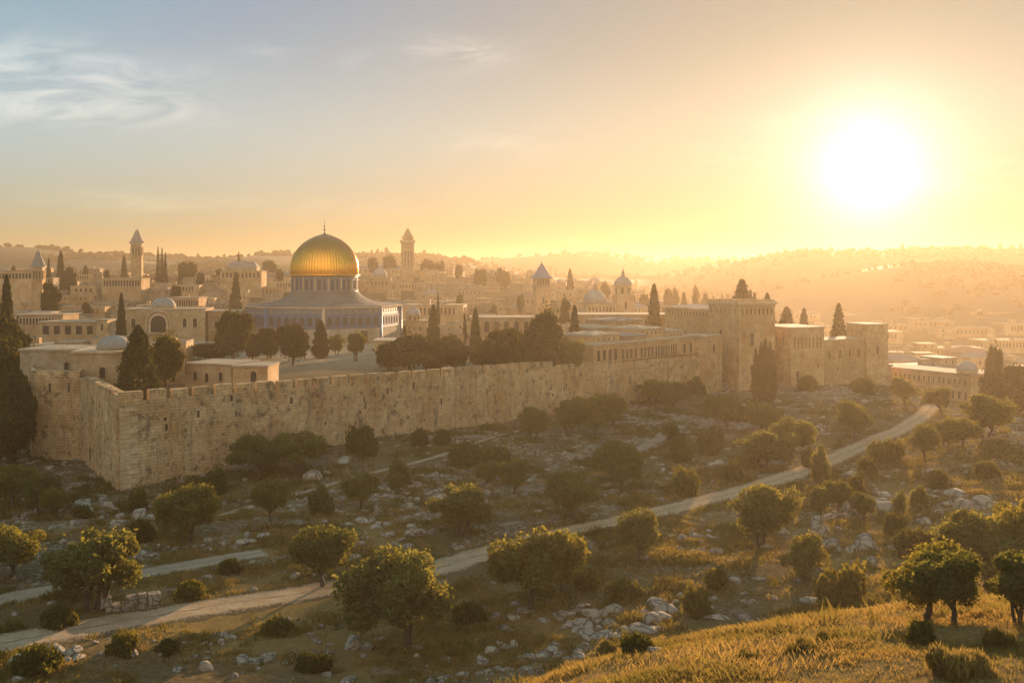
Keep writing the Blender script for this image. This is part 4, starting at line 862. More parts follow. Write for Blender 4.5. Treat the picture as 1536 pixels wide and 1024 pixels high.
# ------------------------------------------------------------------ the lesser houses of the old city: a dozen kinds, copied
def house_kind(w, d, h, wall, roof, nwin, two=None, style='flat', arched=False, wh=1.5, ww=.75, rows=1):
    e = empty('stone_house', (0, 0, 0)); P_ = rect(0, 0, w, d, 0)
    mb = MB(); mb.prism(P_, -9, h, 0, False)
    if two: x2, y2, w2, d2_, h2 = two; Q = rect(x2, y2, w2, d2_, 0); mb.prism(Q, h - .3 if h2 > h else -9, h2, 0, True)
    o = mb.build('wall', M[wall]); o.parent = e
    mb = MB(); q = ring(P_, -.3)
    if style == 'flat': mb.prism(q, h, h + .3, 0, True, True)
    elif style == 'parapet': mb.prism(ring(P_, -.12), h, h + .2, 0, True, True); parapet(mb, ring(P_, -.12), h + .2, h + .95, .3)
    elif style == 'hip':
        V = [(*p, h) for p in ring(P_, -.5)] + [(-w * .22, 0, h + d * .2), (w * .22, 0, h + d * .2)]; mb.mesh(V, [(0, 1, 5, 4), (1, 2, 5), (2, 3, 4, 5), (3, 0, 4), (3, 2, 1, 0)])
    elif style == 'dome':
        mb.prism(q, h, h + .3, 0, True, True); r = min(w, d) * .3; mb.lathe([(r * math.cos(a * math.pi / 16), h + .25 + r * .8 * math.sin(a * math.pi / 16)) for a in range(8)] + [(.01, h + .25 + r * .8)], 20, 0, 0)
    o = mb.build('roof', M[roof]); o.parent = e
    if style in ('flat', 'parapet'):        # stair heads and low sheds on the roof terrace
        rr = random.Random(int(w * 37 + d * 11 + nwin)); bx, by = rr.uniform(-.32, .32) * w, rr.uniform(-.1, .3) * d
        mb = MB(); mb.box(bx, by, h + .1, h + rr.uniform(1.6, 2.4), rr.uniform(2, 3.4), rr.uniform(1.8, 2.6), 0); mb.build('stair_head', M[wall]).parent = e
        mb = MB(); mb.box(-bx * .8 + 1, by - .2 * d, h + .1, h + rr.uniform(.6, 1.0), rr.uniform(.9, 1.4), 1.0, .3); mb.build('water_tank', M['roof_grey']).parent = e
    if two:
        mb = MB(); mb.prism(ring(Q, -.25), h2, h2 + .28, 0, True, True); o = mb.build('upper_roof', M[roof]); o.parent = e
    for r_ in range(rows):
        z = h - .9 - wh - r_ * (wh + 1.5)
        face_row(e, P_[0], P_[1], z, nwin, ww, wh, arched, trim='trim', fr=.14, proud=.14)
        ns = max(1, int(nwin * d / w * .7)); face_row(e, P_[1], P_[2], z, ns, ww, wh, arched, trim='trim', fr=.14, proud=.14); face_row(e, P_[3], P_[0], z, ns, ww, wh, arched, trim='trim', fr=.14, proud=.14)
    if two and h2 > h: face_row(e, Q[0], Q[1], h2 - .7 - wh * .8, max(1, int(w2 / 3)), ww * .8, wh * .8, arched, trim='trim', fr=.12, proud=.12)
    return e
HK = [ # (builder args, words for the label)
 ((16, 10, 5.5, 'house_cream', 'roof_flat', 5), dict(two=(-4, 1, 7, 7, 8.3)), 'cream stepped house with upper storey'),
 ((21, 11, 5.0, 'house_tan', 'roof_flat', 8), dict(arched=True, wh=2.2), 'long tan house with arched windows'),
 ((12, 11, 7.5, 'house_cream', 'roof_flat', 3), dict(style='parapet', rows=2), 'tall cream house with two window rows'),
 ((18, 12, 6.5, 'house_grey', 'roof_grey', 6), dict(two=(6, 2, 6, 8, 9)), 'grey stone house with a square roof tower'),
 ((14, 12, 5.2, 'house_tan', 'lead', 3), dict(style='dome', arched=True), 'tan house under a shallow grey dome'),
 ((24, 13, 6.0, 'house_cream', 'roof_flat', 11), dict(wh=2.4, ww=.8), 'broad cream hall with many narrow windows'),
 ((13, 10, 6.0, 'house_tan', 'roof_tile', 4), dict(style='hip'), 'tan house with a faded red hipped roof'),
 ((17, 14, 4.6, 'house_grey', 'roof_flat', 4), dict(two=(3, -3, 8, 7, 6.6), arched=True), 'low grey house with raised front'),
 ((10, 9, 8.5, 'house_tan', 'roof_flat', 2), dict(rows=2, style='parapet'), 'slim tan tower house'),
 ((20, 12, 5.6, 'house_cream', 'roof_grey', 6), dict(style='hip', wh=2.0), 'cream house under a low grey hipped roof'),
 ((15, 11, 6.8, 'house_cream', 'roof_flat', 4), dict(style='parapet', arched=True, rows=1, wh=2.4, ww=1.3), 'cream house with big arched windows'),
 ((26, 10, 4.4, 'house_tan', 'roof_flat', 7), dict(two=(-9, 0, 7, 8, 6.2)), 'low tan terrace house with raised end'),
]
LAND = [('the near spired tower', 57, 415), ('the tall skyline belfry', 205, 392), ('the arched hall', 245, 492), ('the gabled church', 363, 398), ('the golden dome', 487, 440), ('the far grey church dome', 569, 415),
        ('the balconied minaret', 612, 392), ('the grey-domed kiosk', 620, 490), ('the flared-hat belfry', 812, 440), ('the onion-domed tower', 934, 445), ('the big grey dome', 880, 455), ('the palace keep', 1095, 470), ('the end tower', 1315, 520), ('the domed villa', 1450, 560), ('the lone city cypress', 182, 470), ('the five-arch arcade', 750, 490), ('the colonnade house', 55, 480)]
import bisect
def where(u, v):
    n, lu, lv = min(LAND, key=lambda l: math.hypot(l[1] - u, (l[2] - v) * 2.2))
    du, dv = u - lu, (v - lv) * 1.6
    if abs(du) > abs(dv): return ('right of ' if du > 0 else 'left of ') + n
    return ('below ' if dv > 0 else 'beyond ') + n
FOOT = []   # (x, y, radius) already taken
for o in list(C.objects):
    if o.parent is None and o.get('category') in ('house', 'shrine', 'hall', 'church', 'chapel', 'fortress', 'tower'): FOOT.append((o.location.x, o.location.y, {'domed_shrine': 40, 'palace_keep': 22, 'arcade_house': 24, 'arched_hall': 20, 'domed_villa': 19}.get(o.name, 9)))
FOOT += [(58, 280, 16), (70, 266, 10), (20, 225, 14), (38, 245, 14), (91, 270, 12)]
protos = []
for args, kw, words_ in HK:
    e = house_kind(*args, **kw); protos.append([e, [(c, []) for c in children_of(e)], words_, math.hypot(args[0], args[1]) / 2, False])
rng = random.Random(12); used_labels = {}; placed = 0; nright = 0
def free(x, y, r): return all((x - a) ** 2 + (y - b) ** 2 > (r * .80 + c * .80) ** 2 for a, b, c in FOOT)
def put_house(x, y, rz, ki, sc, nm=None):
    global placed
    e, ch, words_, rad, used = protos[ki]; z = gz(x, y)
    size = 'small' if sc[0] < .75 else 'large' if sc[0] > 1.1 else 'mid-sized'
    u, v = 768 + x / y * F, 410 - (z + 6) / y * F
    if not used: h = e; protos[ki][4] = True; h.location = (x, y, z); h.rotation_euler = (0, 0, rz); h.scale = sc
    else: h = copy_tree(e, ch, (x, y, z), rz, sc)
    if nm: h.name = nm; size = 'tiny'
    lab = f'{size} {words_}, {where(u, v)}'
    tag(h, lab, 'house', 'old city houses alike ' + where(u, v)); used_labels.setdefault(lab, []).append((h, u, v, y)); FOOT.append((x, y, rad * sc[0])); placed += 1
for (u, y, ki, rz, s) in ((240, 470, 1, .1, .9), (290, 500, 5, .2, .9), (335, 480, 3, .1, .85), (385, 470, 0, .2, .85), (425, 500, 11, .15, .9), (270, 560, 5, .1, 1.0), (325, 560, 9, .2, 1.0), (400, 570, 1, .1, 1.0), (440, 600, 5, .1, 1.0), (172, 470, 7, .1, .9), (205, 440, 10, .25, .8), (130, 445, 1, .1, .9), (110, 500, 11, .1, .9), (150, 560, 3, .2, .9),
                          (40, 470, 0, .1, .9), (80, 560, 5, .15, 1.0), (225, 590, 11, .1, .9), (360, 540, 2, .2, .8), (300, 430, 0, .1, .7), (345, 410, 7, .2, .75), (400, 420, 1, .1, .7), (190, 400, 0, .1, .75), (265, 410, 2, .3, .6), (225, 385, 11, .1, .6), (320, 380, 5, .1, .6), (160, 385, 9, .2, .7), (120, 390, 1, .1, .7)):
    x = (u - 768) / F * y
    if free(x, y, protos[ki][3] * s * .8): put_house(x, y, rz, ki, (s, s, s * .95))
tries = 0
while placed < 268 and tries < 60000:
    tries += 1
    y = 262 + (930 - 262) * rng.random() ** 1.25; u = rng.uniform(-60, 1010 + (y < 520) * 60) if rng.random() < .9 else rng.uniform(1000, 1560)
    x = (u - 768) / F * y
    if u > 1080 and y < 330: continue
    if not inside_poly(np.array([x]), np.array([y]))[0] and u < 1080: continue
    if y < 420 and -115 < x < -25 and y < 345: continue                      # the open court before the shrine
    if 700 < u < 1080 and y < 262: continue
    if y > 760 and u > 760 and u < 1080: continue
    ki = rng.randrange(12); sc = rng.choice((.62, .7, .78, .85, .95, 1.15)); sc = (sc, sc * rng.uniform(.9, 1.1), sc * rng.uniform(.75, 1.1))
    if y < 300: sc = (sc[0] * .8, sc[1] * .8, sc[2] * .7)
    if not free(x, y, protos[ki][3] * sc[0]): continue
    put_house(x, y, rng.choice((-.35, -.1, .05, .2, .45, .75)) + rng.uniform(-.12, .12), ki, sc)
for pr_ in protos: pr_[4] = True
extra, tries = 0, 0
while extra < 95 and tries < 60000:
    tries += 1
    y = 330 + 560 * rng.random() ** 1.2; u = rng.uniform(-30, 1000); x = (u - 768) / F * y
    if not inside_poly(np.array([x]), np.array([y]))[0] or (y < 420 and -115 < x < -25 and y < 345) or (y > 760 and u > 760): continue
    ki = rng.choice((0, 1, 2, 7, 8, 10, 11)); sc = rng.uniform(.42, .6)
    if not free(x, y, protos[ki][3] * sc * .75): continue
    put_house(x, y, rng.uniform(-.4, .7), ki, (sc, sc, sc * rng.uniform(.85, 1.2)), 'terrace_house'); extra += 1
# near lots filled by hand just behind the wall crest and on both flanks
for (u, y, ki, rz, s) in ((20, 235, 11, .1, .8), (75, 225, 7, .05, .8), (130, 245, 0, .15, .8), (250, 262, 10, .1, .8), (70, 262, 5, .05, .8), (170, 270, 2, .2, .8), (300, 285, 1, .1, .8),
                          (860, 300, 7, .2, .9), (930, 296, 9, .25, .9), (980, 330, 3, .3, .9), (1010, 300, 4, .3, .7), (820, 262, 7, .4, .6),
                          (1360, 345, 1, -.25, 1.0), (1440, 370, 5, -.2, 1.1), (1500, 330, 11, -.3, 1.0), (1400, 420, 0, -.1, 1.1), (1480, 450, 9, .1, 1.2), (1345, 400, 9, -.2, 1.1), (1530, 400, 2, 0, 1.1), (1240, 340, 5, .2, 1.0), (1290, 370, 0, .1, 1.0), (1190, 360, 1, .2, 1.0),
                          (1420, 520, 11, 0, 1.3), (1500, 560, 5, .2, 1.3), (1360, 540, 5, 0, 1.3), (1310, 620, 5, 0, 1.3), (1450, 680, 1, 0, 1.4), (1530, 700, 5, .1, 1.4), (1390, 760, 11, 0, 1.4), (1480, 840, 5, 0, 1.5), (1250, 480, 2, .1, 1.2)):
    x = (u - 768) / F * y
    if free(x, y, protos[ki][3] * s * .75): put_house(x, y, rz, ki, (s, s, s * .9))
# labels that came out the same: tell the houses apart by their order from the left, or share one label where nothing does
ORD = ['first', 'second', 'third', 'fourth', 'fifth', 'sixth', 'seventh', 'eighth']
for lab, hs in used_labels.items():
    if len(hs) > 1:
        hs.sort(key=lambda t_: t_[1])
        for i, t_ in enumerate(hs):
            a, b = t_[0]['label'].split(', ')
            t_[0]['label'] = f'{a}, {"leftmost" if i == 0 else "rightmost" if i == len(hs) - 1 else ORD[i]} {b}'

# ------------------------------------------------------------------ hills on the horizon
def hill(name, label, Y, sil, base, wf, wb, seed, trees, tsize, x0=-2300, x1=2300, n=300, kind_sc=1.0):
    xs = np.linspace(x0, x1, n); ts = np.concatenate([np.linspace(-1, 0, 26), np.linspace(0, 1, 12)[1:]])
    su = np.array([p[0] for p in sil], float); sv = np.array([p[1] for p in sil], float)
    top = (410 - np.interp(768 + xs / Y * F, su, sv)) / F * Y
    X, T = np.meshgrid(xs, ts); Yg = Y + np.where(T < 0, T * wf, T * wb) + 40 * fbm(X, T * 300, 300, 2, seed)
    prof = np.cos(np.abs(T) * math.pi / 2) ** 1.25
    Z = base + (top[None] - base) * prof + (fbm(X, Yg, 160, 4, seed + 5) * 9) * np.sin(np.clip(np.abs(T), 0, 1) * math.pi) + fbm(X, Yg, 40, 3, seed + 9) * 1.5 * (np.abs(T) > .02) - 2.0
    i = np.arange(X.size).reshape(X.shape); q = np.stack([i[:-1, :-1], i[:-1, 1:], i[1:, 1:], i[1:, :-1]], -1).reshape(-1, 4)
    o = link_mesh(name, np_mesh(name, np.stack([X, Yg, Z], -1).reshape(-1, 3), q, [M['hillsoil']], True)); tag(o, label, 'hill', kind='structure')
    rg = np.random.default_rng(seed); ck = fbm(X, Yg, 150, 3, seed + 21); dens = sstep(-.05, .12, ck) * (T < .12) + (np.abs(T) < .06) * .7
    pr_ = (dens / dens.sum()).ravel(); pick = rg.choice(X.size, trees, p=pr_)
    px_ = X.ravel()[pick] + rg.uniform(-9, 9, trees); py_ = Yg.ravel()[pick] + rg.uniform(-12, 12, trees); pz_ = Z.ravel()[pick]
    ico = bpy.data.meshes.new('tmp'); import bmesh; bm = bmesh.new(); bmesh.ops.create_icosphere(bm, subdivisions=1, radius=1); V0 = np.array([v.co[:] for v in bm.verts]); F0 = np.array([[v.index for v in f.verts] for f in bm.faces]); bm.free(); bpy.data.meshes.remove(ico)
    s = rg.uniform(.5, 1.35, trees) * tsize; tall = np.where(rg.random(trees) < .05, rg.uniform(1.2, 1.8, trees), rg.uniform(.5, .9, trees))
    V = V0[None] * (1 + rg.uniform(-.28, .28, (trees, len(V0), 1))); V = V * np.stack([s * np.where(tall > 1.3, .5, 1), s, s * tall], -1)[:, None]; V += np.stack([px_, py_, pz_ + s * tall * .55], -1)[:, None]
    Fq = (F0[None] + np.arange(trees)[:, None, None] * len(V0)).reshape(-1, 3)
    w = link_mesh('woodland', np_mesh('woodland', V.reshape(-1, 3), Fq, [M['wood']], False)); tag(w, 'dark scrub and trees covering ' + label, 'woodland', kind='stuff')
M['wood'] = leafmat('far_woodland_leaves', (.036, .04, .022), (.05, .054, .028), (.03, .028, .012), .1)
M['hillsoil'] = plain('hill_soil_and_scrub', (.04, .043, .024), (.075, .07, .038), .02, .95)
hill('hill', 'long wooded ridge on the skyline behind the old city', 1500, [(-900, 360), (-300, 368), (0, 368), (60, 370), (100, 374), (140, 382), (200, 379), (260, 384), (330, 390), (400, 380), (440, 379), (480, 383), (540, 382), (600, 382), (640, 384), (700, 392), (760, 402), (850, 415), (2500, 425)], -36, 520, 400, 3, 10000, 4.4)
hill('hill', 'pale far ridge in the middle of the skyline', 2150, [(-2000, 400), (400, 400), (640, 392), (700, 390), (760, 386), (800, 383), (860, 380), (900, 380), (940, 384), (985, 389), (1030, 387), (1085, 386), (1130, 388), (1300, 385), (3000, 385)], -40, 600, 420, 8, 3600, 5.2, -2900, 2900)
hill('hill', 'high golden ridge beneath the low sun', 1500, [(-2000, 440), (800, 440), (960, 420), (1040, 402), (1075, 395), (1110, 387), (1150, 382), (1190, 377), (1250, 375), (1310, 378), (1345, 375), (1380, 372), (1440, 374), (1536, 377), (1700, 370), (2600, 372)], -42, 620, 380, 15, 9000, 4.2)
hill('hill', 'lower wooded spur in front of the sunlit ridge', 1080, [(-2000, 460), (1000, 460), (1180, 430), (1290, 404), (1340, 396), (1400, 394), (1440, 394), (1480, 400), (1536, 404), (1700, 396), (2600, 396)], -43, 330, 240, 22, 7000, 3.2, -1500, 1900)

# ------------------------------------------------------------------ vegetation kinds
def leaf_cards(rg, pos, dirs, size, longer=1.7, outward=.6, upward=0.0):
    n = len(pos); r = rg.normal(size=(n, 3)); nrm = dirs * outward + r / np.linalg.norm(r, axis=1)[:, None]; nrm /= np.linalg.norm(nrm, axis=1)[:, None]
    t = rg.normal(size=(n, 3)); t[:, 2] += upward; t -= nrm * (t * nrm).sum(1)[:, None]; t /= np.linalg.norm(t, axis=1)[:, None] + 1e-9; b = np.cross(nrm, t)
    s = size * rg.uniform(.6, 1.35, n)[:, None]; a = t * s * longer * .5; c = b * s * .5
    V = np.stack([pos - a, pos + c * .9, pos + a, pos - c * .9], 1).reshape(-1, 3); return V, np.arange(n * 4).reshape(n, 4)
def crown_mesh(name, seed, clumps, n, size, mat, longer=1.7, upward=0.0, shell=.45, keep=None):
    rg = np.random.default_rng(seed); c = np.array([k[:3] for k in clumps], float); r = np.array([k[3:6] if len(k) > 4 else (k[3],) * 3 for k in clumps], float)
    w = (r[:, 0] * r[:, 2]) ; w /= w.sum(); k = rg.choice(len(clumps), n, p=w)
    d = rg.normal(size=(n, 3)); d /= np.linalg.norm(d, axis=1)[:, None]; rad = shell + (1 - shell) * np.sqrt(rg.random(n)); rad *= 1 + .24 * np.abs(rg.normal(size=n)) * (rg.random(n) < .3)
    pos = c[k] + d * r[k] * rad[:, None]; pos[:, 2] = np.maximum(pos[:, 2], .04)
    V, Fq = leaf_cards(rg, pos, d, size, longer, .6, upward); return np_mesh(name, V, Fq, [M[mat]])
def limb_mesh(seed, stems, mat='bark', name='trunk'):
    rg = random.Random(seed); mb = MB()
    for pts, r0, r1 in stems:
        P_ = []; 
        for i in range(len(pts) - 1):
            for j in range(4): t_ = j / 4; P_.append(Vector(pts[i]).lerp(Vector(pts[i + 1]), t_))
        P_.append(Vector(pts[-1])); m_ = len(P_)
        P_ = [p + Vector((rg.uniform(-1, 1), rg.uniform(-1, 1), 0)) * r0 * .22 * (0 < i < m_ - 1) for i, p in enumerate(P_)]
        mb.tube(P_, [r0 + (r1 - r0) * (i / (m_ - 1)) ** .8 * (1 + .1 * math.sin(i * 2.1)) for i in range(m_)], 7)
    return mb.data(name, [M[mat]])
def olive_kind(seed, n=7500, size=.20, wide=3.0, lean=0.0, multi=1, zc=3.3, hh=2.15, mat='olive'):
    rg = random.Random(seed); cl = []
    for i in range(36):
        a = rg.uniform(0, 6.283); rr = wide * math.sqrt(rg.random()) * .86; z = zc + rg.uniform(-.58, .95) * hh * math.sqrt(max(.05, 1 - (rr / wide) ** 2)); q = rg.uniform(.42, .95) * wide / 3
        cl.append((rr * math.cos(a) + lean, rr * math.sin(a), z, q * 1.15, q * 1.15, q * .9))
    cl.append((lean, 0, zc + .1, wide * .64, wide * .64, hh * .70)) if mat == 'olive' else cl.append((lean, 0, zc + .1, wide * .72, wide * .72, hh * .8))
    st = []
    for s_ in range(multi):
        bx, by = (0, 0) if multi == 1 else (.35 * math.cos(s_ * 2.4), .35 * math.sin(s_ * 2.4)); fx, fy, fz = lean * .35 + bx * 2 + rg.uniform(-.2, .2), by * 2 + rg.uniform(-.2, .2), zc * rg.uniform(.36, .46)
        st.append(([(bx, by, -.6), (bx * 1.1, by * 1.1, .15), (fx, fy, fz)], .34 if multi == 1 else .22, .2 if multi == 1 else .14))
        for k in range(5 if multi == 1 else 3):
            c_ = cl[rg.randrange(36)]; st.append(([(fx, fy, fz - .15), ((fx + c_[0]) / 2, (fy + c_[1]) / 2, fz + (c_[2] - fz) * .65), (c_[0], c_[1], c_[2])], .15, .04))
    return limb_mesh(seed, st), crown_mesh('crown', seed, cl, n, size, mat), 2 * wide, zc + hh
def bush_kind(seed, n=3000, size=.16, wide=1.5, h=1.6, mat='bush', nc=11, upward=0.0, longer=1.7):
    rg = random.Random(seed); cl = []
    for i in range(nc):
        a = rg.uniform(0, 6.283); rr = wide * math.sqrt(rg.random()) * .72; cl.append((rr * math.cos(a), rr * math.sin(a), rg.uniform(.18, .75) * h * (1 - .5 * (rr / wide) ** 2), wide * rg.uniform(.28, .45), wide * rg.uniform(.28, .45), h * rg.uniform(.25, .4)))
    st = [([(0, 0, -.4), (c[0] * .4, c[1] * .4, c[2] * .5), (c[0], c[1], c[2])], .07, .02) for c in cl[:5]]
    return limb_mesh(seed, st, name='stem'), crown_mesh('foliage', seed, cl, n, size, mat, longer, upward), 2 * wide, h
def cypress_kind(seed, n=4200, size=.24, R_=1.15, H=10.0, spires=1, cone=1.0, mat='cypress'):
    rg = np.random.default_rng(seed); pos, d = [], []
    for s_ in range(spires):
        k = n // spires; a0 = s_ * 2.399; off = 0 if spires == 1 else R_ * .62 * math.sqrt((s_ + .4) / spires) * 1.3; hs = H * (1 if s_ == 0 else rg.uniform(.72, .95)); rs = R_ if spires == 1 else R_ * .45
        t = rg.random(k) ** .8; prof = (np.minimum(t / .16, 1) ** .5) * (1 - t) ** (.62 * cone) * (1 + .16 * np.sin(t * 31 + s_) * (rg.random(k) < .6)); a = rg.uniform(0, 6.283, k)
        lob = 1 + .15 * np.sin(a * 5 + t * 9 + s_); rr = rs * prof * lob * (.62 + .38 * np.sqrt(rg.random(k))) * (1 + .25 * (rg.random(k) < .06))
        pos.append(np.stack([off * math.cos(a0) + rr * np.cos(a), off * math.sin(a0) + rr * np.sin(a), .25 + t * (hs - .25)], 1)); d.append(np.stack([np.cos(a), np.sin(a), np.full(k, .25)], 1))
    V, Fq = leaf_cards(rg, np.concatenate(pos), np.concatenate(d), size, 2.3, .9, 2.2)
    return limb_mesh(seed, [([(0, 0, -1.5), (0, 0, 1.2), (0, 0, H * .7)], R_ * .16, .03)]), np_mesh('crown', V, Fq, [M[mat]]), 2 * R_, H
def conifer_kind(seed, n=3600, size=.34, R_=2.6, H=10.0):
    rg = np.random.default_rng(seed); t = rg.random(n) ** .75; lay = (t * 11) % 1; prof = (1 - t) ** .85 * (1 - .45 * lay) * (np.minimum(t / .06, 1)); a = rg.uniform(0, 6.283, n); rr = R_ * prof * (.35 + .65 * np.sqrt(rg.random(n))) * (1 + .2 * np.sin(a * 4 + np.floor(t * 11) * 1.7))
    V, Fq = leaf_cards(rg, np.stack([rr * np.cos(a), rr * np.sin(a), .8 + t * (H - .8)], 1), np.stack([np.cos(a), np.sin(a), np.full(n, -.2)], 1), size, 2.0, .6, -.6)
    return limb_mesh(seed, [([(0, 0, -1.5), (0, 0, 2), (0, 0, H * .9)], .3, .03)]), np_mesh('crown', V, Fq, [M['cypress']]), 2 * R_, H
VEG = {}
class Kind:
    def __init__(s, name, data, trunk_name='trunk', crown_name='crown'):
        s.name = name; s.tr, s.cr, s.w, s.h = data; s.tn, s.cn = trunk_name, crown_name
    def place(s, x, y, w, h, label, cat, rz, group=None, z=None, sink=.08):
        e = empty(s.name, (x, y, (gz(x, y) if z is None else z) - sink), rz, label, cat, group); e.scale = (w / s.w, w / s.w, h / s.h)
        link_mesh(s.tn, s.tr, e); link_mesh(s.cn, s.cr, e); return e
OL = [Kind('olive_tree', olive_kind(31, 13000, .175)), Kind('olive_tree', olive_kind(32, 13000, .175, lean=.5)), Kind('olive_tree', olive_kind(33, 13000, .175, multi=2, zc=3.0, hh=2.3)), Kind('olive_tree', olive_kind(34, 13000, .175, wide=3.1, zc=3.2, hh=2.0, lean=-.6)), Kind('olive_tree', olive_kind(35, 13000, .175, wide=2.7, zc=3.3, hh=2.4, multi=3))]
BU = [Kind('bush', bush_kind(41), 'stem', 'foliage'), Kind('bush', bush_kind(42, 3400, .15, 1.7, 1.4), 'stem', 'foliage'), Kind('bush', bush_kind(43, 3000, .16, 1.4, 1.9, 'olive'), 'stem', 'foliage')]
BU.append(Kind('dry_bush', bush_kind(44, 7000, .085, 1.9, 1.0, 'drygrass', 14, 2.4, 6.0), 'stem', 'foliage')); BU.append(Kind('grass_tuft', bush_kind(45, 4200, .06, 1.6, .9, 'greengrass', 12, 2.6, 7.0), 'stem', 'foliage'))
CY = [Kind('cypress_tree', cypress_kind(51)), Kind('cypress_tree', cypress_kind(52, 4200, .24, 1.15, 10, 1, 1.35)), Kind('cypress_tree', cypress_kind(53, 6500, .22, 2.3, 10, 5)), Kind('cypress_tree', cypress_kind(54, 9000, .2, 2.6, 10, 1, .95))]
CO = Kind('conifer_tree', conifer_kind(61))
BR = [Kind('broadleaf_tree', olive_kind(71, 13000, .28, 3.0, 0, 1, 3.2, 2.7, 'broad')), Kind('broadleaf_tree', olive_kind(72, 13000, .28, 3.0, .3, 2, 2.9, 2.9, 'broad')), Kind('broadleaf_tree', olive_kind(73, 12500, .28, 2.6, 0, 1, 3.8, 3.4, 'broad'))]
def rest(kind, u, vb, wpx, vt, label, cat, rz=None, group=None):
    """a plant standing where the photo shows its foot"""
    x, y = hit(u, vb); w = wpx * y / F; h = (vb - vt) * y / F * 1.03
    return kind.place(x, y, w, h, label, cat, random.uniform(0, 6.28) if rz is None else rz, group)
def inside_tree(kind, u, vt, y, wpx, label, cat, vb=None, group=None):
    x = (u - 768) / F * y; zt = (410 - vt) / F * y; z = gz(x, y)
    if vb is not None: z = (410 - vb) / F * y if (410 - vb) / F * y > z - 1 else z
    return kind.place(x, y, wpx * y / F, max(zt - z, 2.0), label, cat, random.uniform(0, 6.28), group, z=z)
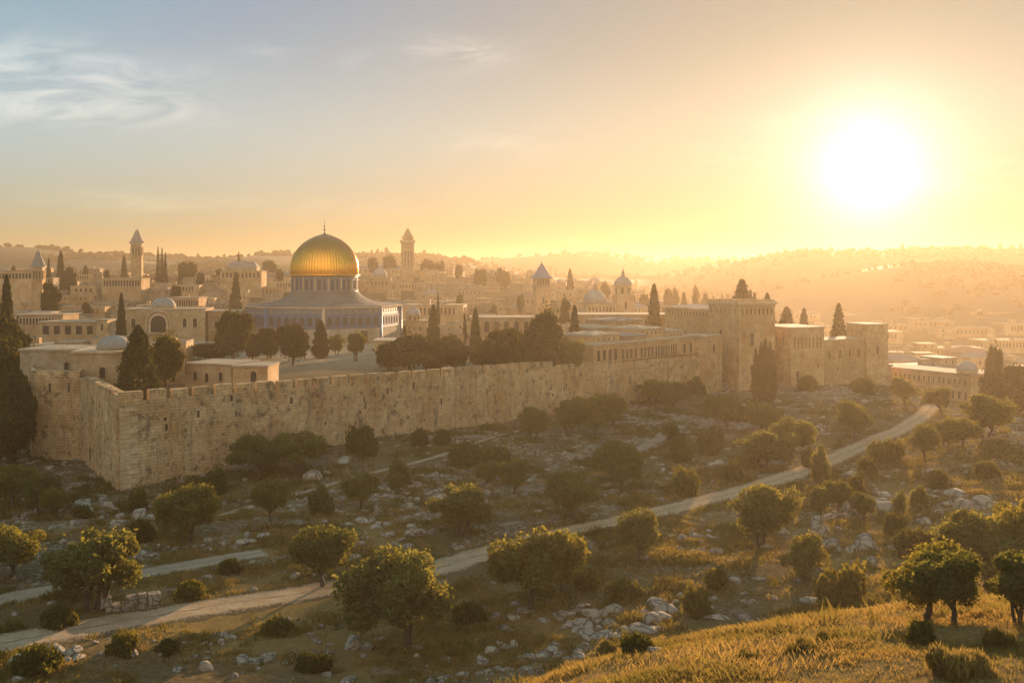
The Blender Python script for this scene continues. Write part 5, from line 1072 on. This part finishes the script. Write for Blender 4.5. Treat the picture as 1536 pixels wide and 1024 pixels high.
# ------------------------------------------------------------------ trees inside and beyond the walls
TI = [ # kind, u, crown top, distance, width, label, category
 (CY[3], 207, 488, 163, 66, 'big broad dark cypress rising at the wall corner in front of the round tree', 'cypress'),
 (CY[0], 182, 440, 318, 16, 'lone dark mid-city cypress standing left of the arched hall', 'cypress'),
 (CY[0], 10, 413, 262, 24, 'tall dark cypress at the left edge of the city', 'cypress'),
 (CY[0], -6, 424, 258, 22, 'dark cypress cut off by the left edge, next to a taller one', 'cypress'),
 (CY[0], 91, 377, 540, 15, 'slim pointed tree beside the spired tower, tallest of three', 'cypress'),
 (BR[2], 104, 397, 538, 21, 'bushy tree beside the tall slim cypress right of the spired tower', 'tree'),
 (CY[1], 73, 387, 545, 10, 'small thin cypress just right of the spired tower roof', 'cypress'),
 (BR[1], 78, 420, 400, 26, 'dark ragged tree at the foot of the spired tower', 'tree'),
 (CY[1], 237, 371, 620, 7, 'first of three needle-thin cypresses right of the skyline belfry', 'cypress'),
 (CY[1], 243, 372, 625, 7, 'second of three needle-thin cypresses right of the skyline belfry', 'cypress'),
 (CY[1], 248, 379, 615, 8, 'third and shortest of three needle-thin cypresses right of the skyline belfry', 'cypress'),
 (CY[0], 186, 383, 640, 10, 'small cypress just left of the skyline belfry', 'cypress'),
 (BR[0], 276, 392, 640, 18, 'rounded dark tree clump on the ridge, left half', 'tree'),
 (BR[2], 286, 390, 645, 18, 'rounded dark tree clump on the ridge, right half', 'tree'),
 (BR[0], 263, 426, 470, 17, 'small round tree between roofs right of the windowed hall', 'tree'),
 (CY[0], 354, 409, 465, 18, 'solitary fat cypress left of the golden dome', 'cypress'),
 (CY[1], 346, 440, 460, 8, 'small cypress at the foot of the solitary fat one', 'cypress'),
 (CY[1], 358, 378, 660, 8, 'spiky cypress rising from the gabled church roof ridge', 'cypress'),
 (CY[0], 481, 481, 272, 28, 'dark cypress directly in front of the shrine wall', 'cypress'),
 (CY[0], 650, 457, 300, 22, 'tall dark cypress right of the grey-domed kiosk', 'cypress'),
 (CY[1], 657, 440, 372, 9, 'thin cypress behind the tall one beside the kiosk', 'cypress'),
 (CY[0], 713, 463, 252, 21, 'tall dark cypress left of the five-arch arcade', 'cypress'),
 (CY[1], 607, 488, 246, 14, 'thin cypress poking out of the round tree behind the wall', 'cypress'),
 (CY[1], 697, 470, 330, 8, 'very thin cypress on the pale terrace', 'cypress'),
 (CY[0], 862, 459, 240, 23, 'dark cypress right of the tall ragged tree', 'cypress'),
 (CY[0], 855, 404, 560, 14, 'hazy cypress beyond the flared-hat belfry', 'cypress'),
 (BR[2], 847, 440, 330, 16, 'ragged small tree right of the flared-hat belfry', 'tree'),
 (CY[0], 981, 427, 300, 25, 'pointed cypress left of the palace keep roof', 'cypress'),
 (CO, 1113, 421, 315, 76, 'layered conifer standing behind the palace keep roof', 'conifer'),
 (CY[1], 1126, 436, 318, 17, 'thin cypress right of the layered conifer', 'cypress'),
 (CY[1], 1132, 440, 322, 17, 'shorter thin cypress right of the layered conifer', 'cypress'),
 (CO, 1151, 441, 330, 44, 'small conifer behind the right end of the keep roof', 'conifer'),
 (CY[0], 1180, 461, 330, 34, 'hazy cypress behind the fort block, left of its thinner twin', 'cypress'),
 (CY[0], 1206, 463, 330, 21, 'thin hazy cypress behind the fort block', 'cypress'),
 (CO, 1258, 457, 330, 48, 'hazy conifer behind the fort wall', 'conifer'),
 (BR[0], 350, 464, 258, 58, 'large dark round tree left of the shrine', 'tree'),
 (BR[1], 380, 497, 268, 30, 'dark tree in front of the shrine, behind its larger neighbour', 'tree'),
 (BR[1], 404, 489, 272, 34, 'dark tree between the large round tree and the open-trunked one', 'tree'),
 (BR[0], 440, 484, 248, 50, 'round tree with a bare trunk left of the shrine cypress', 'tree'),
 (OL[2], 505, 501, 285, 26, 'small airy tree right of the shrine cypress', 'tree'),
 (OL[4], 534, 497, 262, 28, 'small airy tree with twin stems before the shrine door', 'tree'),
 (BR[0], 614, 500, 233, 84, 'wide dark round tree behind the middle of the wall', 'tree'),
 (BR[1], 585, 510, 236, 40, 'dark tree at the left flank of the wide round tree', 'tree'),
 (BR[0], 678, 502, 236, 62, 'dark round tree between two cypresses behind the wall', 'tree'),
 (BR[1], 650, 520, 236, 44, 'low dark tree beneath the tall cypress by the kiosk', 'tree'),
 (BR[0], 758, 490, 228, 64, 'broad dark tree in front of the five-arch arcade', 'tree'),
 (BR[1], 730, 510, 232, 36, 'dark tree at the left flank of the broad arcade tree', 'tree'),
 (BR[1], 796, 484, 222, 40, 'dark pointed tree right of the broad arcade tree', 'tree'),
 (BR[2], 822, 455, 211, 50, 'tallest ragged tree behind the wall, lit at its top', 'tree'),
 (OL[0], 852, 508, 213, 46, 'drooping light tree overhanging the low wing on the wall', 'tree'),
 (BR[2], 248, 496, 186, 54, 'round tree with a bare trunk behind the corner cypress', 'tree'),
 (BR[1], 318, 512, 270, 60, 'low dark hedge-like tree left of the large round tree', 'tree'),
 (BR[0], 12, 474, 196, 66, 'tall dark tree at the left edge above the bastion', 'tree'),
 (BR[1], -15, 500, 175, 90, 'huge dark tree cut by the left edge, upper one', 'tree'),
 (BR[1], 17, 548, 158, 64, 'dark tree pressed against the left side of the bastion', 'tree'),
 (BR[0], -12, 585, 150, 80, 'lowest dark tree cut by the left edge below the bastion', 'tree'),
 (BR[0], 1490, 516, 262, 26, 'tall hazy tree right of the domed villa', 'tree'),
 (BR[2], 1486, 545, 235, 30, 'dark column-shaped tree in front of the villa corner', 'tree'),
 (BR[1], 1520, 545, 240, 50, 'hazy round tree at the right edge beyond the road', 'tree'),
 (BR[0], 1530, 575, 225, 44, 'lower hazy tree at the right edge beyond the road', 'tree'),
]
for k, u, vt, y, w, lab, cat in TI: inside_tree(k, u, vt, y, w, lab, cat)
# hazy little trees on the far city ridge
rng = random.Random(5)
for (u, vt, y, w) in ((1002, 431, 520, 16), (1014, 429, 540, 10), (1026, 438, 520, 14), (1043, 424, 540, 11), (1057, 438, 520, 14), (1070, 444, 520, 8), (1083, 441, 500, 8), (1092, 441, 505, 7), (893, 425, 560, 12), (908, 422, 570, 14), (925, 430, 540, 10), (965, 440, 520, 16), (948, 436, 540, 12),
                      (640, 388, 740, 22), (655, 392, 730, 18), (663, 390, 735, 12), (688, 396, 700, 12), (715, 402, 640, 12), (724, 402, 630, 14), (750, 400, 660, 13), (757, 406, 640, 15), (560, 385, 760, 16), (585, 380, 780, 22), (530, 392, 700, 16), (505, 395, 690, 14), (420, 402, 640, 12), (330, 402, 660, 14), (405, 390, 760, 22), (160, 404, 640, 10), (20, 398, 650, 12), (128, 398, 650, 12), (300, 408, 600, 12), (430, 440, 480, 14), (690, 440, 480, 12), (740, 455, 430, 12), (780, 440, 480, 12), (310, 470, 400, 16), (130, 452, 420, 14)):
    k = rng.choice((CY[0], BR[0], BR[1], BR[2])) if w > 9 else CY[1]
    x = (u - 768) / F * y
    lab = f'{"slim" if k in CY else "round"} hazy little tree among the roofs {where(u, vt + 12)}'
    inside_tree(k, u, vt, y, w, lab, 'tree', group='hazy little trees among the roofs')
inside = [o for o in C.objects if o.get('group') == 'hazy little trees among the roofs']; by = {}
for o in inside: by.setdefault(o['label'], []).append(o)
for lab, os_ in by.items():
    if len(os_) > 1:
        os_.sort(key=lambda o: o.location.x / o.location.y)
        for i, o in enumerate(os_): o['label'] = lab.replace('among the roofs', 'among the roofs,') + f', {"leftmost" if i == 0 else "rightmost" if i == len(os_) - 1 else ORD[i] + " from left"}'
# the clump of cypresses at the foot of the keep
for (u, vt, vb, w, lab) in ((1134, 526, 598, 15, 'leftmost of the five close cypresses at the foot of the keep'), (1142, 516, 602, 16, 'second of the five close cypresses at the foot of the keep'), (1148, 512, 604, 17, 'middle and tallest of the five close cypresses at the keep'), (1155, 517, 602, 16, 'fourth of the five close cypresses at the foot of the keep'), (1160, 528, 599, 13, 'rightmost of the five close cypresses at the foot of the keep')):
    rest(CY[0], u, vb, w, vt, lab, 'cypress', group='cypress clump at the keep')

# ------------------------------------------------------------------ olive trees and bushes on the slope
OT = [ # kind, u, foot, width, top, label
 (OL[0], 18, 868, 96, 793, 'olive tree cut by the left edge above the stony track'),
 (OL[4], 140, 916, 132, 797, 'bushy olive tree beside the ruined wall stub, lit gold on its right'),
 (OL[2], 282, 812, 90, 730, 'multi-stemmed olive tree lit gold below the wall corner'),
 (OL[0], 484, 880, 90, 793, 'round olive tree at the upper edge of the dirt road, single straight trunk'),
 (OL[3], 612, 974, 166, 843, 'biggest olive tree, lowest one in the middle foreground'),
 (OL[1], 795, 916, 134, 797, 'big olive tree with a leaning trunk just below the dirt road'),
 (OL[4], 845, 893, 56, 818, 'smaller crown leaning out behind the big leaning olive'),
 (OL[4], 690, 806, 88, 727, 'full olive tree on golden grass above the dirt road'),
 (OL[1], 858, 782, 76, 709, 'neat olive tree right of the full one on golden grass'),
 (OL[0], 957, 846, 66, 767, 'olive tree standing right against the lower edge of the road'),
 (OL[1], 934, 742, 68, 667, 'sunlit olive tree beside the long stone slab wall'),
 (OL[0], 771, 745, 43, 690, 'right one of two small olive trees side by side'),
 (OL[1], 730, 731, 42, 692, 'left one of two small olive trees side by side'),
 (OL[0], 541, 764, 56, 711, 'small dark olive tree beside the pale rock shelf'),
 (OL[0], 406, 783, 53, 722, 'small dark olive tree between two larger ones, left of the rock shelf'),
 (OL[2], 1144, 822, 104, 727, 'large multi-stemmed olive tree on the rocky slope below the road'),
 (OL[1], 1206, 878, 68, 808, 'olive tree on the rocky slope above a broad bush'),
 (OL[2], 1148, 702, 92, 646, 'broad olive tree above the road in the hazy middle slope'),
 (OL[0], 1188, 690, 66, 630, 'olive tree overlapping the broad one above the road'),
 (OL[1], 1283, 661, 50, 604, 'thin hazy olive tree left of the far bend of the road'),
 (OL[2], 1145, 652, 56, 604, 'hazy olive tree below the cypress clump'),
 (OL[3], 1090, 648, 62, 596, 'hazy spreading olive tree below the keep'),
 (OL[0], 1387, 693, 47, 638, 'slender olive tree below the road bend with a clear trunk'),
 (OL[1], 1358, 609, 40, 567, 'small dark olive tree at the far end of the road'),
 (OL[3], 1411, 622, 46, 584, 'olive tree right of the far end of the road'),
 (OL[2], 1480, 656, 80, 592, 'big dark olive tree at the right, beyond the road bend'),
 (OL[0], 1443, 672, 58, 628, 'olive tree at the foot of the big dark right-hand one'),
 (OL[2], 1418, 670, 40, 634, 'bushy small olive tree right of the road bend'),
 (OL[0], 1257, 770, 38, 721, 'small olive tree among rocks, middle of three below the road'),
 (OL[4], 1230, 780, 30, 727, 'small pale olive tree among rocks, left of three below the road'),
 (OL[1], 1297, 782, 34, 741, 'small olive tree among rocks, right of three below the road'),
 (OL[1], 1391, 931, 122, 822, 'foreground olive tree on the golden hill, left of a pair'),
 (OL[3], 1432, 936, 112, 836, 'foreground olive tree on the golden hill, right of a pair'),
 (OL[4], 1528, 938, 90, 828, 'foreground olive tree cut by the right edge on the golden hill'),
 (OL[2], 1478, 892, 140, 775, 'large olive tree behind the foreground pair'),
 (OL[0], 1540, 880, 120, 752, 'large olive tree cut by the right edge behind the foreground ones'),
 (OL[0], 20, 762, 56, 700, 'dark olive tree at the left edge in the shade of the bastion'),
 (OL[2], 60, 776, 58, 712, 'dark olive tree left of its shorter neighbour in bastion shade'),
 (OL[1], 78, 780, 40, 732, 'shorter dark olive tree in the shade below the bastion'),
 (OL[0], 388, 716, 84, 655, 'dark spreading olive tree against the wall, left of two'),
 (OL[3], 452, 708, 80, 653, 'dark spreading olive tree against the wall, right of two'),
 (OL[2], 800, 662, 48, 610, 'dark upright olive tree near the middle of the wall'),
 (OL[2], 853, 654, 48, 600, 'left tree of the dark group below the wall'),
 (OL[0], 893, 652, 72, 594, 'middle tree of the dark group below the wall'),
 (OL[1], 920, 638, 46, 591, 'right tree of the dark group below the wall'),
 (OL[2], 980, 606, 52, 569, 'left of two dark trees against the far wall'),
 (OL[0], 1008, 616, 48, 574, 'right of two dark trees against the far wall'),
]
for k, u, vb, w, vt, lab in OT: rest(k, u, vb, w, vt, lab, 'olive tree', group='olive trees on the valley slope')
BT = [ # kind, u, foot, width, top, label
 (2, 482, 768, 40, 728, 'dark round bush left of the small olive at the rock shelf'),
 (2, 600, 728, 42, 689, 'dark round bush beside the footpath'),
 (0, 543, 680, 50, 635, 'tall dark bush at the foot of the wall'),
 (1, 632, 668, 32, 640, 'dark bush at the wall foot, left of two'),
 (1, 660, 664, 34, 642, 'dark bush at the wall foot, right of two'),
 (0, 1260, 912, 86, 842, 'broad rounded bush beside the rocky slope olive'),
 (0, 1065, 680, 40, 642, 'round bush at the upper end of the slab wall'),
 (1, 1026, 690, 40, 650, 'bush left of the round one at the slab wall'),
 (0, 1030, 742, 46, 700, 'round bush above the road under the slab wall'),
 (0, 1328, 692, 54, 656, 'rounded bush by the road, below its bend'),
 (1, 1302, 712, 34, 682, 'smaller bush left of the rounded one by the road'),
 (2, 1232, 718, 30, 668, 'upright bush on the edge of the road'),
 (2, 1216, 700, 28, 668, 'upright bush just above the one on the road edge'),
 (0, 320, 738, 52, 700, 'dark bush at the wall foot near the corner'),
 (0, 206, 766, 38, 730, 'dark bush just below the wall corner'),
 (1, 178, 980, 58, 948, 'low green bush by the dirt road, left of two'),
 (1, 246, 978, 44, 958, 'low green bush by the dirt road, right of two'),
 (1, 62, 1010, 84, 966, 'wide low bush in the lower left corner'),
 (0, 1046, 922, 48, 878, 'bright green bush on the rocks left of the golden hill'),
 (0, 957, 978, 50, 946, 'dark green bush at the edge of the golden hill, larger'),
 (1, 906, 980, 40, 958, 'low bush at the edge of the golden hill, smaller'),
 (0, 1374, 832, 62, 788, 'round bush on the rocky slope above the foreground trees'),
 (1, 1100, 722, 34, 690, 'low bush above the road left of the broad olive'),
 (0, 700, 698, 52, 660, 'dark bush above the footpath, left of the low thicket'),
 (1, 752, 702, 70, 668, 'low wide thicket above the two small olives'),
 (1, 210, 808, 60, 776, 'low dark bush on the shaded rocks below the corner'),
 (1, 120, 776, 40, 756, 'low dark bush on shaded rocks at the left'),
 (2, 1045, 590, 30, 565, 'bush in the angle between the wall and the turret'),
 (1, 1215, 585, 40, 562, 'hazy bush at the foot of the fort block'),
 (1, 1300, 588, 50, 566, 'hazy bush at the foot of the fort wall'),
 (1, 90, 940, 60, 905, 'low green bush between the stony track and the dirt road'),
 (1, 283, 895, 50, 866, 'low grassy bush above the road right of the ruined stub'),
 (1, 345, 860, 40, 836, 'low grassy bush on the stony track end'),
 (2, 1348, 770, 30, 736, 'small bush among slope rocks, upper'),
 (2, 1378, 758, 30, 728, 'small bush among slope rocks, upper right'),
 (0, 1342, 800, 34, 766, 'small round bush among slope rocks, lower'),
 (0, 1285, 740, 30, 708, 'small bush below the road edge bush'),
 (1, 940, 898, 70, 868, 'low thicket right of the big leaning olive'),
 (1, 885, 880, 50, 850, 'low thicket behind the small leaning crown'),
 (1, 1080, 880, 50, 850, 'low grassy bush above the bright green one'),
 (1, 1480, 715, 44, 690, 'low bush on the hazy right slope'),
 (1, 1412, 730, 40, 702, 'low bush under the slender olive at the right'),
 (1, 1010, 655, 36, 632, 'low bush left of the slab wall top'),
 (1, 1105, 628, 44, 600, 'hazy bush below the keep'),
 (4, 1500, 972, 46, 940, 'green tufted bush on the golden hill at the right'),
 (0, 1382, 962, 54, 925, 'dark shrub under the foreground pair'),
 (3, 1440, 1012, 105, 972, 'reddish dry bush in the right foreground'),
 (4, 1245, 965, 40, 944, 'green tuft on the golden hill below the broad bush'),
 (4, 1200, 975, 50, 955, 'wide green tuft on the golden hill'),
 (4, 1122, 985, 36, 970, 'small green tuft on the golden hill'),
 (1, 420, 950, 60, 925, 'low grassy bush on the lower side of the dirt road'),
 (1, 540, 930, 50, 905, 'low grassy bush left of the biggest olive'),
 (0, 470, 1005, 56, 975, 'dark bush at the bottom below the biggest olive'),
 (1, 705, 935, 60, 902, 'low thicket between the biggest olive and the leaning one'),
]
for k, u, vb, w, vt, lab in BT: rest(BU[k], u, vb + 2, w, vt, lab, 'dry bush' if k == 3 else 'grass tuft' if k == 4 else 'bush', group='tufts on the golden hill' if k > 2 else 'bushes on the valley slope')

# ------------------------------------------------------------------ boulders, ruined stubs, rubble
import bmesh
def rock_mesh(seed, flat=.55, sub=3):
    bm = bmesh.new(); bmesh.ops.create_icosphere(bm, subdivisions=sub, radius=.5); V = np.array([v.co[:] for v in bm.verts]); Fq = np.array([[v.index for v in f.verts] for f in bm.faces]); bm.free()
    rg = np.random.default_rng(seed)
    for _ in range(9):                      # planes cut flat faces, as split limestone has
        n = rg.normal(size=3); n[2] *= .7; n /= np.linalg.norm(n); d = rg.uniform(.22, .38); s = V @ n; V = V - n[None] * np.maximum(s - d, 0)[:, None] * .92
    q = V * 3.1 + rg.uniform(0, 50, 3); V = V * (1 + .16 * fbm(q[:, 0] + q[:, 2] * .6, q[:, 1] - q[:, 2] * .5, .9, 3, seed))[:, None]
    V[:, 2] *= flat; V /= np.abs(V[:, :2]).max() * 2; return np_mesh('rock', V, Fq, [M['rock']], False)
ROCKS = [rock_mesh(80 + i, f) for i, f in enumerate((.45, .6, .75, .5, .65, .4, .85, .55))]
rng = random.Random(23)
ZONES = [ # centre u, v, spread u, v, count, size range (m), words
 (860, 935, 110, 28, 34, (.8, 2.2), 'on the rock field below the leaning olive'),
 (740, 985, 110, 22, 16, (.5, 1.3), 'near the bottom right of the biggest olive'),
 (960, 940, 50, 30, 14, (.8, 2.4), 'in the rock field at the edge of the golden hill'),
 (1300, 760, 110, 40, 36, (.8, 2.6), 'on the rocky slope below the road'),
 (1450, 740, 70, 50, 22, (.8, 2.8), 'on the hazy slope at the right edge'),
 (1290, 820, 60, 25, 16, (.8, 2.6), 'on the slope above the foreground olives'),
 (1160, 870, 90, 40, 20, (.6, 1.7), 'in the gully beside the golden hill'),
 (1060, 810, 60, 25, 12, (.7, 2.0), 'just below the road by the large slope olive'),
 (600, 800, 60, 30, 22, (.8, 2.0), 'on the rock shelf left of the full olive'),
 (610, 750, 60, 14, 10, (.9, 2.6), 'beside the small dark olive at the rock shelf'),
 (380, 820, 70, 30, 22, (.7, 1.9), 'between the stony track and the small dark olive'),
 (150, 770, 110, 30, 20, (1.0, 3.0), 'in the shade below the wall corner'),
 (300, 985, 150, 28, 26, (.5, 1.4), 'below the dirt road in the lower left'),
 (60, 985, 60, 25, 8, (.6, 1.8), 'in the bottom left corner'),
 (480, 965, 70, 30, 12, (.5, 1.3), 'left of the biggest olive below the road'),
 (780, 715, 90, 25, 18, (.8, 2.2), 'around the two small olives'),
 (690, 660, 90, 14, 10, (.7, 2.0), 'beside the footpath under the wall'),
 (1000, 690, 60, 25, 16, (.8, 2.4), 'below the slab wall'),
 (1100, 620, 110, 22, 20, (1.0, 3.0), 'on the hazy slope below the keep'),
 (1250, 600, 70, 12, 10, (1.0, 3.0), 'on the hazy slope below the fort'),
 (500, 705, 30, 14, 5, (1.2, 3.0), 'at the wall foot right of the dark spreading trees'),
]
seen = {}; nb = 0
def on_track(x, y): return float(bil(np.array([x]), np.array([y]), road_d)[0]) < .7
for cu, cv_, su, sv, n, (s0, s1), wd_ in ZONES:
    zone = []
    for i in range(n):
        u = rng.gauss(cu, su * .6); v = rng.gauss(cv_, sv * .6)
        if v > 1040 or v < 570: continue
        x, y = hit(u, v); sz = (s0 + (s1 - s0) * rng.random() ** 1.7) * 1.2
        if on_track(x, y) or y > 262: continue
        ri = rng.randrange(8); o = link_mesh('boulder', ROCKS[ri], None, (x, y, gz(x, y) + sz * .04), rng.uniform(0, 6.28)); o.scale = (sz * rng.uniform(.9, 1.35), sz * rng.uniform(.7, 1.05), sz * rng.uniform(.6, 1.0)); o.rotation_euler[0] = rng.uniform(-.18, .18)
        zone.append((o, sz, u))
    zone.sort(key=lambda t_: -t_[1])
    for i, (o, sz, u) in enumerate(zone):
        if i == 0: lab = f'largest pale limestone boulder {wd_}'
        elif i == 1: lab = f'second largest pale limestone boulder {wd_}'
        else: lab = f'{"mid-sized" if i < len(zone) * .45 else "small"} pale limestone boulder {wd_}'
        tag(o, lab, 'boulder', 'boulders ' + wd_); nb += 1
def rubble(n, seed):
    bm = bmesh.new(); bmesh.ops.create_icosphere(bm, subdivisions=1, radius=.5); V0 = np.array([v.co[:] for v in bm.verts]); F0 = np.array([[v.index for v in f.verts] for f in bm.faces]); bm.free()
    rg = np.random.default_rng(seed); N = n * 12; y = 18 + 245 * rg.random(N) ** .8; u = rg.uniform(-80, 1620, N); x = (u - 768) / F * y
    m_ = np.clip(bil(x, y, ROCK) ** 2 * .95 * sstep(-.2, .35, fbm(x, y, 5, 3, 71)) + .05, 0, 1) * (bil(x, y, road_d) > .3) * (bil(x, y, tin) < .1) * (bil(x, y, onhill) < .3); k = rg.random(N) < m_; k = np.flatnonzero(k)[:n]; x, y = x[k], y[k]; n = len(x)
    s = np.clip(.18 + .95 * rg.random(n) ** 3 + y * .0015, .15, 1.5)
    V = V0[None] * (1 + rg.uniform(-.3, .3, (n, len(V0), 1))) * np.stack([s * rg.uniform(.8, 1.5, n), s * rg.uniform(.7, 1.1, n), s * rg.uniform(.35, .8, n)], -1)[:, None]
    a = rg.uniform(0, 6.28, n); c, s_ = np.cos(a)[:, None], np.sin(a)[:, None]; X = V[:, :, 0] * c - V[:, :, 1] * s_; Yv = V[:, :, 0] * s_ + V[:, :, 1] * c
    V = np.stack([X + x[:, None], Yv + y[:, None], V[:, :, 2] + bil(x, y)[:, None] + .02], -1)
    return np_mesh('rubble', V.reshape(-1, 3), (F0[None] + np.arange(n)[:, None, None] * len(V0)).reshape(-1, 3), [M['rock']])
tag(link_mesh('rubble', rubble(5000, 4)), 'scattered small limestone rubble over the whole slope', 'rubble', kind='stuff')
# low ruined wall stub and the long slab wall
rs_ = empty('ruined_wall', (*hit(195, 912), 0), 0, 'low ruined stub of squared stone blocks above the dirt road', 'ruin'); rs_.location.z = gz(*rs_.location[:2])
p0, p1 = Vector(hit(150, 916)), Vector(hit(246, 908)); rng = random.Random(2); t_ = 0.0; dirv = (p1 - p0); L = dirv.length; ang = math.atan2(dirv.y, dirv.x)
for row in range(2):
    s = rng.uniform(0, .4)
    while s < L - .3:
        w = rng.uniform(.7, 1.3); h = rng.uniform(.5, .68)
        if not (row == 1 and rng.random() < .25) and not (row == 0 and rng.random() < .06):
            c = p0 + dirv / L * (s + w / 2); mb = MB(); mb.box(0, 0, -.25, h, w - .05, rng.uniform(.7, .95), 0, 0, .06); o = mb.build('block', M['rock'], None, (c.x, c.y, gz(c.x, c.y) + row * .58), ang + rng.uniform(-.06, .06)); put(o, rs_)
        s += w
sw = empty('slab_wall', (*hit(990, 660), 0), 0, 'line of long pale stone slabs lying like a fallen wall on the slope', 'ruin'); sw.location.z = gz(*sw.location[:2])
q0, q1 = Vector(hit(952, 682)), Vector(hit(1021, 644)); dirv = q1 - q0; L = dirv.length; ang = math.atan2(dirv.y, dirv.x); s = 0
while s < L:
    w = rng.uniform(2.2, 3.6); c = q0 + dirv / L * (s + w / 2); mb = MB(); mb.box(0, 0, -.6, rng.uniform(.45, .75), w - .12, rng.uniform(2.0, 2.6), 0, 0, .14); put(mb.build('slab', M['rock'], None, (c.x, c.y, gz(c.x, c.y)), ang + rng.uniform(-.05, .05)), sw); s += w

# ------------------------------------------------------------------ grass
def grass(name, label, mat, n, seed, region, dens, hgt, wid, tuft=9):
    rg = np.random.default_rng(seed); N = n * 6
    u = rg.uniform(-260, 1900, N); y = region[0] + (region[1] - region[0]) * rg.random(N) ** region[2]; x = (u - 768) / F * y
    d = dens(x, y); k = np.flatnonzero(rg.random(N) < d)[:n]; x, y = x[k], y[k]; m_ = len(x)
    big = .55 + .9 * sstep(-.2, .5, fbm(x, y, 2.6, 3, seed + 3)) + 0.25 * rg.random(m_)
    x = np.repeat(x, tuft) + rg.normal(size=m_ * tuft) * .12 * np.repeat(big, tuft) * (1 + np.repeat(y, tuft) * .006); y = np.repeat(y, tuft) + rg.normal(size=m_ * tuft) * .12 * np.repeat(big, tuft); big = np.repeat(big, tuft); M_ = len(x)
    z = bil(x, y) - .03; a = rg.uniform(0, 6.283, M_); h = hgt * big * rg.uniform(.5, 1.25, M_) ; w = wid * (1 + y * .012); le = h * rg.uniform(.15, .75, M_); la = rg.uniform(0, 6.283, M_)
    bx, by = np.cos(a) * w, np.sin(a) * w; tx, ty = np.cos(la) * le, np.sin(la) * le
    P0 = np.stack([x - bx, y - by, z], -1); P1 = np.stack([x + bx, y + by, z], -1); P2 = np.stack([x + bx * .5 + tx * .4, y + by * .5 + ty * .4, z + h * .62], -1); P3 = np.stack([x + tx, y + ty, z + h], -1)
    V = np.stack([P0, P1, P2, P3], 1).reshape(-1, 3); return tag(link_mesh(name, np_mesh(name, V, np.arange(M_ * 4).reshape(-1, 4), [M[mat]])), label, 'grass', kind='stuff')
G = lambda arr: (lambda x, y: bil(x, y, arr))
okz = lambda x, y: (bil(x, y, road_d) > -.25) * (bil(x, y, tin) < .2)
grass('dry_grass', 'long golden dry grass covering the near hill', 'drygrass', 46000, 1, (10, 62, .85), lambda x, y: bil(x, y, onhill) * (.12 + .88 * sstep(-.15, .3, fbm(x, y, 3.2, 4, 91))), .19, .008, 11)
grass('dry_grass', 'short golden dry grass tufts on the valley floor', 'drygrass', 42000, 2, (48, 150, .8), lambda x, y: okz(x, y) * (1 - bil(x, y, onhill)) * (.15 + .85 * bil(x, y, GOLD)) * sstep(-.12, .15, fbm(x, y, 4, 3, 92)), .34, .016, 8)
grass('green_grass', 'dull green grass and weeds growing in patches over the slope', 'greengrass', 46000, 3, (28, 235, .9), lambda x, y: okz(x, y) * (.3 + .7 * bil(x, y, GREEN)) * sstep(-.02, .22, fbm(x, y, 3.6, 3, 93)) * (1 - .75 * bil(x, y, GOLD)) * (1 - .8 * bil(x, y, onhill)), .50, .02, 8)
# ------------------------------------------------------------------ air
m, t, out = new_mat('haze_air')
pv = nn(t, 'ShaderNodeVolumePrincipled', ins={'Color': (.45, .36, .25, 1), 'Density': HAZE_DENSITY, 'Anisotropy': HAZE_G})
t.links.new(pv.outputs[0], out.inputs['Volume'])
hb = MB(); hb.box(0, 1300, -50, 55, 6600, 3300)
hz = hb.build('haze', m); tag(hz, 'golden morning haze filling the valley and the city', 'haze', kind='stuff')
